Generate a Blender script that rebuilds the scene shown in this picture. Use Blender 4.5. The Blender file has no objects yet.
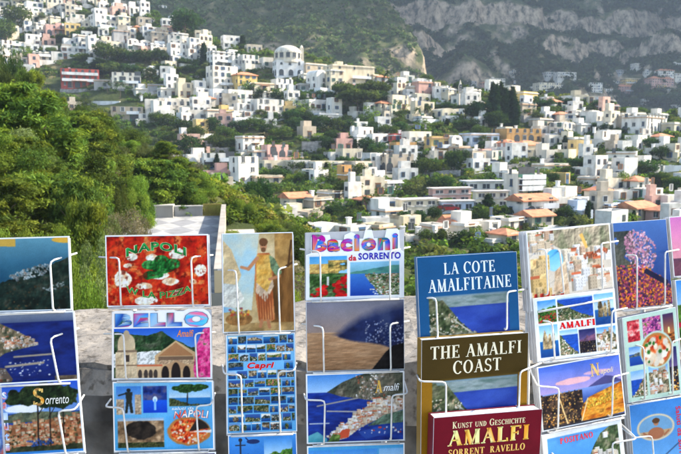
import bpy, bmesh, math, random
import numpy as np
from mathutils import Vector
R_ = math.radians
random.seed(7)
scene = bpy.context.scene
col = scene.collection

# ------------------------------------------------------------------ camera
PITCH = R_(6.55); EYE = 1.6; FPX = 662.0; CXP = 340.5; CYP = 227.0
cam_d = bpy.data.cameras.new('camera'); cam = bpy.data.objects.new('camera', cam_d); col.objects.link(cam)
cam.location = (0, 0, EYE); cam.rotation_euler = (math.pi / 2 - PITCH, 0, 0)
cam_d.sensor_fit = 'HORIZONTAL'; cam_d.sensor_width = 36.0; cam_d.lens = FPX * 36.0 / 681.0
cam_d.clip_start = 0.05; cam_d.clip_end = 6000
cam_d.dof.use_dof = True; cam_d.dof.focus_distance = 1.0; cam_d.dof.aperture_fstop = 22
scene.camera = cam

# ------------------------------------------------------------------ light
SUN = Vector((0.80, 0.21, 0.55)).normalized()          # towards the sun: beyond the scene, to the right
world = bpy.data.worlds.new('World'); scene.world = world; world.use_nodes = True
wn = world.node_tree; wn.nodes.clear()
sky = wn.nodes.new('ShaderNodeTexSky'); sky.sky_type = 'NISHITA'; sky.sun_disc = False
sky.sun_elevation = math.asin(SUN.z); sky.sun_rotation = math.atan2(SUN.x, SUN.y)
sky.air_density = 1.0; sky.dust_density = 1.5
bg = wn.nodes.new('ShaderNodeBackground'); bg.inputs['Strength'].default_value = 0.15
wo = wn.nodes.new('ShaderNodeOutputWorld')
wn.links.new(sky.outputs[0], bg.inputs[0]); wn.links.new(bg.outputs[0], wo.inputs[0])
sd = bpy.data.lights.new('sun', 'SUN'); sd.energy = 5.0; sd.angle = R_(0.5); sd.color = (1.0, 0.92, 0.79)
sun = bpy.data.objects.new('sun', sd); col.objects.link(sun)
sun.rotation_euler = SUN.to_track_quat('Z', 'Y').to_euler()
vs = scene.view_settings; vs.view_transform = 'Standard'; vs.look = 'None'; vs.gamma = 1.0
vs.exposure = 1.68; vs.use_curve_mapping = False
scene.cycles.max_bounces = 8; scene.cycles.transparent_max_bounces = 8; scene.cycles.volume_bounces = 0
scene.cycles.caustics_reflective = False; scene.cycles.caustics_refractive = False

# ------------------------------------------------------------------ helpers
def srgb(c):
    c = np.asarray(c, dtype=float) / 255.0
    return np.where(c <= 0.04045, c / 12.92, ((c + 0.055) / 1.055) ** 2.4)

def hash2(ix, iy, seed):
    n = (ix.astype(np.int64) * 374761393 + iy.astype(np.int64) * 668265263 + seed * 974711) & 0x7fffffff
    n = ((n ^ (n >> 13)) * 1274126177) & 0x7fffffff
    return ((n ^ (n >> 16)) & 0xffff) / 65535.0

def vnoise(x, y, seed=0):
    x = np.asarray(x, float); y = np.asarray(y, float)
    ix = np.floor(x); iy = np.floor(y); fx = x - ix; fy = y - iy
    fx = fx * fx * (3 - 2 * fx); fy = fy * fy * (3 - 2 * fy)
    a = hash2(ix, iy, seed); b = hash2(ix + 1, iy, seed); c = hash2(ix, iy + 1, seed); d = hash2(ix + 1, iy + 1, seed)
    return (a * (1 - fx) + b * fx) * (1 - fy) + (c * (1 - fx) + d * fx) * fy

def fbm(x, y, seed=0, octv=4):
    s = 0; a = 0.5; t = 0
    for k in range(octv):
        s = s + a * vnoise(np.asarray(x) * 2 ** k, np.asarray(y) * 2 ** k, seed + k * 17); t += a; a *= 0.5
    return s / t

def ray(px, py):
    a = (px - CXP) / FPX; b = (CYP - py) / FPX
    return np.array([a, math.cos(PITCH) + b * math.sin(PITCH), -math.sin(PITCH) + b * math.cos(PITCH)])

def at(px, py, Y):
    d = ray(px, py); t = Y / d[1]
    return np.array([d[0] * t, Y, EYE + d[2] * t])

def to_px(p):
    x, y, z = p[0], p[1], p[2] - EYE
    f = y * math.cos(PITCH) - z * math.sin(PITCH); u = y * math.sin(PITCH) + z * math.cos(PITCH)
    return CXP + FPX * x / f, CYP - FPX * u / f

def tag(o, label=None, cat=None, group=None, kind=None):
    if label: o['label'] = label
    if cat: o['category'] = cat
    if group: o['group'] = group
    if kind: o['kind'] = kind
    elif cat: o['kind'] = 'thing'
    return o

def empty(name, loc=(0, 0, 0), rz=0.0):
    o = bpy.data.objects.new(name, None); col.objects.link(o); o.location = loc; o.rotation_euler = (0, 0, rz)
    o.empty_display_size = 0.2
    return o

def link(name, me, parent=None):
    o = bpy.data.objects.new(name, me); col.objects.link(o)
    if parent is not None: o.parent = parent
    return o

def mesh_np(name, V, F, mats, C=None, mi=None, smooth=False):
    """V (n,3); F (m,4) or (m,3) ints; C per-vertex colours (n,3) linear"""
    V = np.asarray(V, np.float32); F = np.asarray(F, np.int32)
    me = bpy.data.meshes.new(name); m, k = F.shape
    me.vertices.add(len(V)); me.vertices.foreach_set('co', V.ravel())
    me.loops.add(m * k); me.loops.foreach_set('vertex_index', F.ravel())
    me.polygons.add(m); me.polygons.foreach_set('loop_start', np.arange(0, m * k, k, dtype=np.int32))
    me.polygons.foreach_set('loop_total', np.full(m, k, np.int32))
    for mt in (mats if isinstance(mats, (list, tuple)) else [mats]): me.materials.append(mt)
    if mi is not None: me.polygons.foreach_set('material_index', np.asarray(mi, np.int32))
    me.polygons.foreach_set('use_smooth', np.full(m, smooth, bool))
    me.update(calc_edges=True)
    if C is not None:
        at_ = me.color_attributes.new('Col', 'FLOAT_COLOR', 'POINT')
        C4 = np.ones((len(V), 4), np.float32); C4[:, :3] = C
        at_.data.foreach_set('color', C4.ravel())
    return me

class MB:
    """collects simple solids with material slots and builds ONE mesh"""
    def __init__(s): s.v = []; s.f = []; s.m = []
    def add(s, vs, fs, mi=0):
        o = len(s.v); s.v += [tuple(map(float, q)) for q in vs]; s.f += [tuple(i + o for i in f) for f in fs]; s.m += [mi] * len(fs)
    def box(s, x0, x1, y0, y1, z0, z1, mi=0):
        s.add([(x0, y0, z0), (x1, y0, z0), (x1, y1, z0), (x0, y1, z0), (x0, y0, z1), (x1, y0, z1), (x1, y1, z1), (x0, y1, z1)],
              [(0, 3, 2, 1), (4, 5, 6, 7), (0, 1, 5, 4), (1, 2, 6, 5), (2, 3, 7, 6), (3, 0, 4, 7)], mi)
    def roofbox(s, x0, x1, y0, y1, z0, z1, par=0.55, th=0.3, mi=0, mr=1):
        """box with a parapet rim and a sunken flat roof"""
        a, b, c, d = x0 + th, x1 - th, y0 + th, y1 - th; zr = z1 - par
        s.add([(x0, y0, z0), (x1, y0, z0), (x1, y1, z0), (x0, y1, z0), (x0, y0, z1), (x1, y0, z1), (x1, y1, z1), (x0, y1, z1),
               (a, c, z1), (b, c, z1), (b, d, z1), (a, d, z1), (a, c, zr), (b, c, zr), (b, d, zr), (a, d, zr)],
              [(0, 3, 2, 1), (0, 1, 5, 4), (1, 2, 6, 5), (2, 3, 7, 6), (3, 0, 4, 7), (4, 5, 9, 8), (5, 6, 10, 9), (6, 7, 11, 10), (7, 4, 8, 11),
               (8, 9, 13, 12), (9, 10, 14, 13), (10, 11, 15, 14), (11, 8, 12, 15)], mi)
        s.add([(a, c, zr), (b, c, zr), (b, d, zr), (a, d, zr)], [(0, 1, 2, 3)], mr)
    def prism(s, pts, y0, y1, mi=0):
        """outline in (x,z) counter-clockwise seen from -y, extruded from y0 to y1"""
        n = len(pts)
        s.add([(x, y0, z) for x, z in pts] + [(x, y1, z) for x, z in pts],
              [tuple(range(n)), tuple(range(2 * n - 1, n - 1, -1))] + [((i + 1) % n, i, n + i, n + (i + 1) % n) for i in range(n)], mi)
    def tube(s, pts, r, n=8, mi=0, r1=None):
        pts = [Vector(p) for p in pts]; rings = []
        for i, p in enumerate(pts):
            t = (pts[min(i + 1, len(pts) - 1)] - pts[max(i - 1, 0)]).normalized()
            u = t.orthogonal().normalized() if i == 0 else (u - t * u.dot(t)).normalized()
            w = t.cross(u); rr = r if r1 is None else r + (r1 - r) * i / (len(pts) - 1)
            rings.append([p + (u * math.cos(k * 2 * math.pi / n) + w * math.sin(k * 2 * math.pi / n)) * rr for k in range(n)])
        vs_ = [q for g in rings for q in g]
        fs = [(i * n + k, i * n + (k + 1) % n, (i + 1) * n + (k + 1) % n, (i + 1) * n + k) for i in range(len(pts) - 1) for k in range(n)]
        fs += [tuple(reversed(range(n))), tuple((len(pts) - 1) * n + k for k in range(n))]
        s.add(vs_, fs, mi)
    def lathe(s, prof, n=24, mi=0, c=(0, 0)):
        vs_ = [(c[0] + r * math.cos(2 * math.pi * k / n), c[1] + r * math.sin(2 * math.pi * k / n), z) for r, z in prof for k in range(n)]
        fs = [(i * n + k, i * n + (k + 1) % n, (i + 1) * n + (k + 1) % n, (i + 1) * n + k) for i in range(len(prof) - 1) for k in range(n)]
        s.add(vs_, fs, mi)
    def mesh(s, name, mats, smooth=False):
        me = bpy.data.meshes.new(name); me.from_pydata(s.v, [], s.f)
        for m in (mats if isinstance(mats, (list, tuple)) else [mats]): me.materials.append(m)
        me.polygons.foreach_set('material_index', np.array(s.m, np.int32))
        if smooth: me.polygons.foreach_set('use_smooth', np.ones(len(s.f), bool))
        me.update(); return me
    def build(s, name, mats, parent=None, smooth=False): return link(name, s.mesh(name, mats, smooth), parent)

# ------------------------------------------------------------------ materials
def nodes(name):
    m = bpy.data.materials.new(name); m.use_nodes = True
    nt = m.node_tree; return m, nt, nt.nodes['Principled BSDF']

def mat(name, c, rough=0.8, var=0.25, scale=3.0, bump=0.0, spec=0.3, metal=0.0, coord='Object', detail=5):
    """plain colour broken up by noise"""
    m, nt, b = nodes(name); L = nt.links
    tc = nt.nodes.new('ShaderNodeTexCoord'); n = nt.nodes.new('ShaderNodeTexNoise')
    n.inputs['Scale'].default_value = scale; n.inputs['Detail'].default_value = detail; L.new(tc.outputs[coord], n.inputs['Vector'])
    r = nt.nodes.new('ShaderNodeValToRGB'); c = np.array(c[:3])
    r.color_ramp.elements[0].position = 0.3; r.color_ramp.elements[1].position = 0.7
    r.color_ramp.elements[0].color = (*np.clip(c * (1 - var), 0, 1), 1); r.color_ramp.elements[1].color = (*np.clip(c * (1 + var * 0.6), 0, 1), 1)
    L.new(n.outputs['Fac'], r.inputs[0]); L.new(r.outputs[0], b.inputs['Base Color'])
    b.inputs['Roughness'].default_value = rough; b.inputs['Specular IOR Level'].default_value = spec; b.inputs['Metallic'].default_value = metal
    if bump:
        bp = nt.nodes.new('ShaderNodeBump'); bp.inputs['Strength'].default_value = bump; bp.inputs['Distance'].default_value = 0.02
        L.new(n.outputs['Fac'], bp.inputs['Height']); L.new(bp.outputs[0], b.inputs['Normal'])
    return m

def plaster_mat(name, rough=0.85, dirt=0.32):
    """wall paint whose colour is the object's own colour, with weather stains"""
    m, nt, b = nodes(name); L = nt.links
    oi = nt.nodes.new('ShaderNodeObjectInfo'); tc = nt.nodes.new('ShaderNodeTexCoord')
    mp = nt.nodes.new('ShaderNodeMapping'); mp.inputs['Scale'].default_value = (1, 1, 0.35); L.new(tc.outputs['Object'], mp.inputs[0])
    n = nt.nodes.new('ShaderNodeTexNoise'); n.inputs['Scale'].default_value = 0.7; n.inputs['Detail'].default_value = 6; L.new(mp.outputs[0], n.inputs['Vector'])
    r = nt.nodes.new('ShaderNodeValToRGB'); r.color_ramp.elements[0].position = 0.32; r.color_ramp.elements[1].position = 0.6
    r.color_ramp.elements[0].color = (1 - dirt, 1 - dirt * 1.05, 1 - dirt * 1.15, 1); r.color_ramp.elements[1].color = (1, 1, 1, 1)
    mx = nt.nodes.new('ShaderNodeMix'); mx.data_type = 'RGBA'; mx.blend_type = 'MULTIPLY'; mx.inputs[0].default_value = 1
    L.new(n.outputs['Fac'], r.inputs[0]); L.new(oi.outputs['Color'], mx.inputs[6]); L.new(r.outputs[0], mx.inputs[7])
    L.new(mx.outputs[2], b.inputs['Base Color']); b.inputs['Roughness'].default_value = rough; b.inputs['Specular IOR Level'].default_value = 0.2
    return m

def print_mat(name, rough=0.3, spec=0.10):
    m, nt, b = nodes(name); a = nt.nodes.new('ShaderNodeAttribute'); a.attribute_name = 'Col'
    nt.links.new(a.outputs['Color'], b.inputs['Base Color']); b.inputs['Roughness'].default_value = rough
    b.inputs['Specular IOR Level'].default_value = spec
    return m

def leaf_mat(name, trans=0.35, tint=(1.25, 1.2, 0.45)):
    """leaf colour from the mesh, shifted a little per plant; part of the light passes through"""
    m = bpy.data.materials.new(name); m.use_nodes = True; nt = m.node_tree; nt.nodes.clear(); L = nt.links
    a = nt.nodes.new('ShaderNodeAttribute'); a.attribute_name = 'Col'; oi = nt.nodes.new('ShaderNodeObjectInfo')
    hsv = nt.nodes.new('ShaderNodeHueSaturation')
    mr = nt.nodes.new('ShaderNodeMapRange'); mr.inputs[3].default_value = 0.488; mr.inputs[4].default_value = 0.522
    mv = nt.nodes.new('ShaderNodeMapRange'); mv.inputs[3].default_value = 0.75; mv.inputs[4].default_value = 1.25
    L.new(oi.outputs['Random'], mr.inputs[0]); L.new(oi.outputs['Random'], mv.inputs[0])
    L.new(mr.outputs[0], hsv.inputs['Hue']); L.new(mv.outputs[0], hsv.inputs['Value']); L.new(a.outputs['Color'], hsv.inputs['Color'])
    d = nt.nodes.new('ShaderNodeBsdfDiffuse'); t = nt.nodes.new('ShaderNodeBsdfTranslucent'); mx = nt.nodes.new('ShaderNodeMixShader')
    ml = nt.nodes.new('ShaderNodeMix'); ml.data_type = 'RGBA'; ml.blend_type = 'MULTIPLY'; ml.inputs[0].default_value = 1; ml.inputs[7].default_value = (*tint, 1)
    L.new(hsv.outputs[0], ml.inputs[6]); L.new(hsv.outputs[0], d.inputs[0]); L.new(ml.outputs[2], t.inputs[0])
    mx.inputs[0].default_value = trans; L.new(d.outputs[0], mx.inputs[1]); L.new(t.outputs[0], mx.inputs[2])
    o = nt.nodes.new('ShaderNodeOutputMaterial'); L.new(mx.outputs[0], o.inputs[0])
    return m

PLASTER = plaster_mat('plaster'); ROOFMAT = plaster_mat('roof_surface', dirt=0.3)
GLASS = mat('window_glass', (0.06, 0.065, 0.07), 0.25, 0.3, spec=0.25)
WOOD = plaster_mat('painted_wood', 0.6)
TILE = mat('terracotta_tiles', (0.50, 0.20, 0.10), 0.9, 0.35, 1.2)
STONE = mat('rubble_stone', (0.30, 0.275, 0.245), 0.95, 0.55, 1.1, 0.5, detail=9)
BARK = mat('bark', (0.12, 0.085, 0.06), 0.95, 0.4, 4)
IRON = mat('dark_iron', (0.05, 0.05, 0.055), 0.6, 0.2)
LEAF = leaf_mat('foliage', 0.38)
FARLEAF = leaf_mat('far_foliage', 0.15)
PRINT = print_mat('glossy_print')
COVER = print_mat('book_cover', 0.38, 0.10)
PAPER = mat('white_card', (0.86, 0.86, 0.86), 0.6, 0.04, 40)
PAPEREDGE = mat('paper_edge', (0.50, 0.50, 0.51), 0.8, 0.12, 60)
WIRE = mat('white_coated_wire', (0.60, 0.59, 0.56), 0.4, 0.22, 90, spec=0.4)
# ------------------------------------------------------------------ terrain
Pz = np.array([(60, -12), (90, -15.5), (120, -14), (150, -8.8), (192, 0), (235, 14.6), (272, 31), (298, 45), (330, 65), (380, 97), (450, 140)], float)
YRx = np.array([-900, -100, 0, 60, 110, 150, 180, 215, 250, 300, 345, 385, 430, 460, 500, 540, 590, 640, 700, 800, 1600], float)
YRy = np.array([-60, -40, -18, -12, 4, 14, 28, 42, 50, 56, 66, 76, 82, 92, 94, 98, 106, 112, 116, 120, 124], float)
M1cx = np.array([-2000, 300, 345, 370, 392, 404, 414, 420, 424, 428, 436, 470], float)
M1cz = np.array([420, 300, 190, 140, 110, 96, 82, 72, 50, 26, 2, -30], float)
M2 = np.array([(520, -10), (590, 18), (650, 48), (700, 82), (755, 97), (768, 124), (835, 139), (852, 178), (950, 215), (1100, 300), (1500, 470)], float)
NGx = np.array([-900, -100, 0, 60, 100, 150, 200, 250, 300, 340, 420, 1600], float)
NGz = np.array([3, 2.5, 1.4, 0.4, 0.6, 0.8, -1.2, -3.8, -6.8, -9.5, -15, -16], float)

def sstep(a, b, x):
    t = np.clip((x - a) / (b - a), 0, 1); return t * t * (3 - 2 * t)

def height(x, Y):
    """world height of the hillsides above x, Y"""
    x = np.asarray(x, float); Y = np.asarray(Y, float)
    px = CXP + FPX * x / np.maximum(Y, 1.0)
    yr = np.interp(px, YRx, YRy); Yr = 330 - (yr - 20) * 1.05
    p = np.interp(np.minimum(Y, Yr), Pz[:, 0], Pz[:, 1])
    p = np.where(Y > Yr, np.maximum(p - (Y - Yr) * 0.45, -12), p)
    p = p + (fbm(x / 22, Y / 22, 3) - 0.5) * 5 * sstep(90, 130, Y)
    n1 = (fbm(x / 90, Y / 90, 11, 5) - 0.5)
    m1 = -10 + (Y - 395 + n1 * 90) * 0.78 + (fbm(x / 25, Y / 25, 5) - 0.5) * 14
    capz = np.interp(px + (fbm(x / 16, Y / 16, 9) - 0.5) * 8 * sstep(300, 400, px), M1cx, M1cz)
    m1 = np.where(Y > 385, np.minimum(m1, capz + n1 * 6), -40)
    ys = Y + (fbm(x / 150, Y / 150, 21, 5) - 0.5) * 330 + (fbm(x / 26, Y / 60, 27, 3) - 0.5) * 26
    k2 = sstep(.30, .50, fbm(x / 85, Y / 300, 61, 4)); smooth = np.interp(ys, [520, 590, 700, 950, 1100, 1500], [-10, 18, 80, 225, 300, 470])
    m2 = np.interp(ys, M2[:, 0], M2[:, 1]) * k2 + smooth * (1 - k2) + (fbm(x / 40, Y / 40, 31) - 0.5) * 34 * sstep(560, 700, Y)
    # unseen ridge added past the right edge, shaped to shade the far slope
    sh = np.clip((x - 0.62 * Y) / 100, 0, 1) * 780 * sstep(690, 780, Y)
    far = np.maximum(np.maximum(m1, m2), sh)
    h = np.where(Y > Yr + 5, np.maximum(p, far), p) + EYE
    # near wooded hill below the road
    g = np.interp(px, NGx, NGz)
    near = np.interp(px, [-900, 60, 200, 300, 1600], [-2.2, -2.4, -4.0, -5, -5])
    nh = near + (g - near) * sstep(6, 46, Y) + (fbm(x / 6, Y / 6, 41) - 0.5) * 1.6
    a = R_(9.6); u = (x + 8.7) * math.cos(a) + (Y - 50) * math.sin(a); v = -(x + 8.7) * math.sin(a) + (Y - 50) * math.cos(a)
    dent = sstep(-9.5, -6.6, u) * (1 - sstep(1.2, 4.5, u)) * (1 - sstep(.6, 4.5, v)) * sstep(-44, -38, v)      # the terrace is cut into the slope
    nh = nh * (1 - dent) + np.minimum(nh, -4.2) * dent
    w = sstep(64, 108, Y)
    return nh * (1 - w) + h * w

def ground_at(px, py, y0=105, y1=1100):
    Ys = np.concatenate([np.arange(y0, 420, 0.5), np.arange(420, y1, 1.5)])
    d = ray(px, py); t = Ys / d[1]; xs = d[0] * t; zs = EYE + d[2] * t
    hit = np.nonzero(zs < height(xs, Ys))[0]
    if not len(hit): return None
    i = hit[0]; return np.array([xs[i], Ys[i], zs[i]])

A_ = np.concatenate([np.linspace(-1.6, -0.6, 40, endpoint=False), np.linspace(-0.6, 0.6, 360, endpoint=False), np.linspace(0.6, 1.8, 60)])
Y_ = np.concatenate([np.geomspace(2.2, 110, 110, endpoint=False), np.linspace(110, 380, 200, endpoint=False), np.linspace(380, 950, 230, endpoint=False), np.linspace(950, 1500, 40)])
YY, AA = np.meshgrid(Y_, A_, indexing='ij'); XX = YY * AA
V = np.stack([XX.ravel(), YY.ravel(), height(XX, YY).ravel()], 1)
ny, na = YY.shape
idx = np.arange(ny * na).reshape(ny, na)
F = np.stack([idx[:-1, :-1].ravel(), idx[:-1, 1:].ravel(), idx[1:, 1:].ravel(), idx[1:, :-1].ravel()], 1)

def terrain_mat():
    m, nt, b = nodes('hillside_ground'); L = nt.links; N = nt.nodes.new
    tc = N('ShaderNodeTexCoord'); ge = N('ShaderNodeNewGeometry')
    n1 = N('ShaderNodeTexNoise'); n1.inputs['Scale'].default_value = 0.09; n1.inputs['Detail'].default_value = 8; n1.inputs['Roughness'].default_value = 0.65
    L.new(tc.outputs['Object'], n1.inputs['Vector'])
    r1 = N('ShaderNodeValToRGB'); e = r1.color_ramp.elements
    e[0].position = 0.33; e[0].color = (0.028, 0.042, 0.016, 1); e[1].position = 0.72; e[1].color = (0.24, 0.19, 0.10, 1)
    k = e.new(0.52); k.color = (0.058, 0.072, 0.024, 1)
    L.new(n1.outputs['Fac'], r1.inputs[0])
    mp = N('ShaderNodeMapping'); mp.inputs['Scale'].default_value = (1, 1, 0.6); L.new(tc.outputs['Object'], mp.inputs[0])
    n2 = N('ShaderNodeTexNoise'); n2.inputs['Scale'].default_value = 0.16; n2.inputs['Detail'].default_value = 9; n2.inputs['Roughness'].default_value = 0.7
    L.new(mp.outputs[0], n2.inputs['Vector'])
    r2 = N('ShaderNodeValToRGB'); e = r2.color_ramp.elements
    e[0].position = 0.40; e[0].color = (0.06, 0.055, 0.04, 1); e[1].position = 0.64; e[1].color = (0.50, 0.38, 0.26, 1)
    k = e.new(0.5); k.color = (0.29, 0.225, 0.155, 1)
    L.new(n2.outputs['Fac'], r2.inputs[0])
    sx = N('ShaderNodeSeparateXYZ'); L.new(ge.outputs['Normal'], sx.inputs[0])
    ad = N('ShaderNodeMath'); ad.operation = 'MULTIPLY_ADD'; ad.inputs[1].default_value = 0.35; L.new(n1.outputs['Fac'], ad.inputs[0]); L.new(sx.outputs['Z'], ad.inputs[2])
    rm = N('ShaderNodeMapRange'); rm.inputs[1].default_value = 0.80; rm.inputs[2].default_value = 0.66; rm.inputs[3].default_value = 0; rm.inputs[4].default_value = 1
    L.new(ad.outputs[0], rm.inputs[0])
    mx = N('ShaderNodeMix'); mx.data_type = 'RGBA'; L.new(rm.outputs[0], mx.inputs[0]); L.new(r1.outputs[0], mx.inputs[6]); L.new(r2.outputs[0], mx.inputs[7])
    L.new(mx.outputs[2], b.inputs['Base Color']); b.inputs['Roughness'].default_value = 1.0; b.inputs['Specular IOR Level'].default_value = 0.05
    bp = N('ShaderNodeBump'); bp.inputs['Strength'].default_value = 0.9; bp.inputs['Distance'].default_value = 2.0
    L.new(n2.outputs['Fac'], bp.inputs['Height']); L.new(bp.outputs[0], b.inputs['Normal'])
    return m
hill = link('hillside', mesh_np('hillside', V, F, terrain_mat(), smooth=True)); tag(hill, kind='structure')

# sea level sheet out to the horizon
mb = MB(); mb.add([(-2500, -100, -40), (2800, -100, -40), (2800, 1550, -40), (-2500, 1550, -40)], [(0, 1, 2, 3)])
tag(mb.build('sea', mat('sea_water', (0.03, 0.08, 0.12), 0.2, 0.2, 0.01)), kind='structure')

# viewpoint pavement and the stone parapet
mb = MB(); mb.box(-14, 14, -8, 1.32, -0.4, 0.0)
PAVE = mat('pavement_concrete', (0.34, 0.32, 0.29), 0.9, 0.2, 6, 0.2)
tag(mb.build('pavement', PAVE), kind='structure')

def parapet_mat():
    m, nt, b = nodes('parapet_stone'); L = nt.links; N = nt.nodes.new
    tc = N('ShaderNodeTexCoord')
    n1 = N('ShaderNodeTexNoise'); n1.inputs['Scale'].default_value = 7; n1.inputs['Detail'].default_value = 10; n1.inputs['Roughness'].default_value = 0.7
    L.new(tc.outputs['Object'], n1.inputs['Vector'])
    r = N('ShaderNodeValToRGB'); e = r.color_ramp.elements
    e[0].position = 0.30; e[0].color = (0.07, 0.065, 0.06, 1); e[1].position = 0.72; e[1].color = (0.31, 0.28, 0.24, 1); k = e.new(0.47); k.color = (0.20, 0.18, 0.155, 1)
    L.new(n1.outputs['Fac'], r.inputs[0])
    n3 = N('ShaderNodeTexNoise'); n3.inputs['Scale'].default_value = 60; n3.inputs['Detail'].default_value = 4; L.new(tc.outputs['Object'], n3.inputs['Vector'])
    r3 = N('ShaderNodeValToRGB'); r3.color_ramp.elements[0].position = 0.34; r3.color_ramp.elements[0].color = (0.35, 0.33, 0.3, 1)
    r3.color_ramp.elements[1].position = 0.46; r3.color_ramp.elements[1].color = (1, 1, 1, 1); L.new(n3.outputs['Fac'], r3.inputs[0])
    mx = N('ShaderNodeMix'); mx.data_type = 'RGBA'; mx.blend_type = 'MULTIPLY'; mx.inputs[0].default_value = 0.8
    L.new(r.outputs[0], mx.inputs[6]); L.new(r3.outputs[0], mx.inputs[7]); L.new(mx.outputs[2], b.inputs['Base Color'])
    b.inputs['Roughness'].default_value = 0.95; b.inputs['Specular IOR Level'].default_value = 0.15
    bp = N('ShaderNodeBump'); bp.inputs['Strength'].default_value = 0.8; bp.inputs['Distance'].default_value = 0.015
    L.new(n1.outputs['Fac'], bp.inputs['Height']); L.new(bp.outputs[0], b.inputs['Normal'])
    return m
PSTONE = parapet_mat()
PTOP = 1.15
# rough block: the top and front are cut into a grid and roughened
def rough_slab(name, x0, x1, ya, yb, z0, z1, nx, ny_, nz, amp, seed, mats, parent=None, slant=0.0):
    vs_ = []; fs = []
    xs = np.linspace(x0, x1, nx); path = [(0, z0 + (z1 - z0) * i / nz) for i in range(nz)] + [(j / ny_, z1) for j in range(ny_ + 1)] + [(1, z0)]
    P = np.array(path); m = len(P)
    for x in xs:
        yb_ = yb + slant * x
        for t, z in P:
            y = ya + (yb_ - ya) * t
            dz = (fbm(x * 9 + seed, (y + z) * 9, seed, 5) - 0.5) * amp; dy = (fbm(x * 8, (z + y) * 8 + 31, seed + 5, 5) - 0.5) * amp
            vs_.append((x, y + dy, z + (dz if z == z1 else 0)))
    for i in range(nx - 1):
        for j in range(m - 1):
            a = i * m + j; fs.append((a, a + m, a + m + 1, a + 1))
    fs += [tuple(range(m)), tuple((nx - 1) * m + k for k in reversed(range(m)))]
    me = bpy.data.meshes.new(name); me.from_pydata([tuple(map(float, v)) for v in vs_], [], fs); me.materials.append(mats); me.update()
    return link(name, me, parent)
SHADESTONE = mat('painted_shade_stone', (0.125, 0.118, 0.11), 0.95, 0.75, 9, 1.0, spec=0.1, detail=12)  # darker stone for the viewer-facing front: its shade is put into the colour
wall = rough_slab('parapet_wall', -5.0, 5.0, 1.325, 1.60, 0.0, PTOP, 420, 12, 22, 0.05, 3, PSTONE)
wall.data.materials.append(SHADESTONE)
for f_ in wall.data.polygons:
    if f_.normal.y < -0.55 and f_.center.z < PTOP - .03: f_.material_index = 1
tag(wall, 'thick rough stone parapet wall behind the postcard racks, its front coloured darker as shade', 'wall')
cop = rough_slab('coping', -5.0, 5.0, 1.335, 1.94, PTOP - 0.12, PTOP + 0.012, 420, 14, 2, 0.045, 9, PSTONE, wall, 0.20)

# ------------------------------------------------------------------ leaves and trees
def leaf_set(n, lobes, leaf, seed, cols, elong=1.0, shell=0.75, flat=0.0, up=0.3, jit=0.06):
    """n leaf quads spread on the shells of ellipsoid lobes (cx,cy,cz,rx,ry,rz); returns V,F,C"""
    g = np.random.default_rng(seed); lobes = np.array(lobes, float)
    wgt = lobes[:, 3] * lobes[:, 4] + lobes[:, 4] * lobes[:, 5]; k = g.choice(len(lobes), n, p=wgt / wgt.sum())
    d = g.normal(size=(n, 3)); d /= np.linalg.norm(d, axis=1)[:, None]
    rad = shell + (1 - shell) * g.random(n) + g.normal(size=n) * jit
    c = lobes[k, :3] + d * lobes[k, 3:] * rad[:, None]
    nrm = d * 0.6 + g.normal(size=(n, 3)) * 0.7; nrm[:, 2] += up; nrm[:, :2] *= (1 - flat)
    nrm /= np.linalg.norm(nrm, axis=1)[:, None]
    t = np.cross(nrm, g.normal(size=(n, 3))); t /= np.linalg.norm(t, axis=1)[:, None]; b = np.cross(nrm, t)
    s = leaf * (0.6 + 0.8 * g.random(n))[:, None]
    V = np.stack([c - t * s * elong, c - b * s * 0.6, c + t * s * elong, c + b * s * 0.6], 1).reshape(-1, 3)
    F = np.arange(4 * n).reshape(n, 4)
    cols = np.array(cols, float); lc = cols[g.integers(0, len(cols), len(lobes))] * (0.75 + 0.5 * g.random(len(lobes)))[:, None]
    C = lc[k] * (0.7 + 0.6 * g.random(n))[:, None]
    return V, F, np.repeat(C, 4, 0)

GREEN = {'pine': [(0.085, 0.125, 0.022), (0.06, 0.095, 0.02), (0.12, 0.15, 0.022)],
         'oak': [(0.05, 0.074, 0.018), (0.068, 0.09, 0.022), (0.035, 0.055, 0.016)],
         'bush': [(0.085, 0.125, 0.02), (0.11, 0.14, 0.022), (0.06, 0.095, 0.02)],
         'olive': [(0.095, 0.115, 0.045), (0.07, 0.09, 0.035)],
         'dry': [(0.23, 0.20, 0.15), (0.17, 0.15, 0.11), (0.13, 0.12, 0.08)],
         'dark': [(0.02, 0.042, 0.014), (0.028, 0.052, 0.016)],
         'cypress': [(0.018, 0.036, 0.014), (0.024, 0.044, 0.016)],
         'palm': [(0.06, 0.085, 0.025)]}

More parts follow.
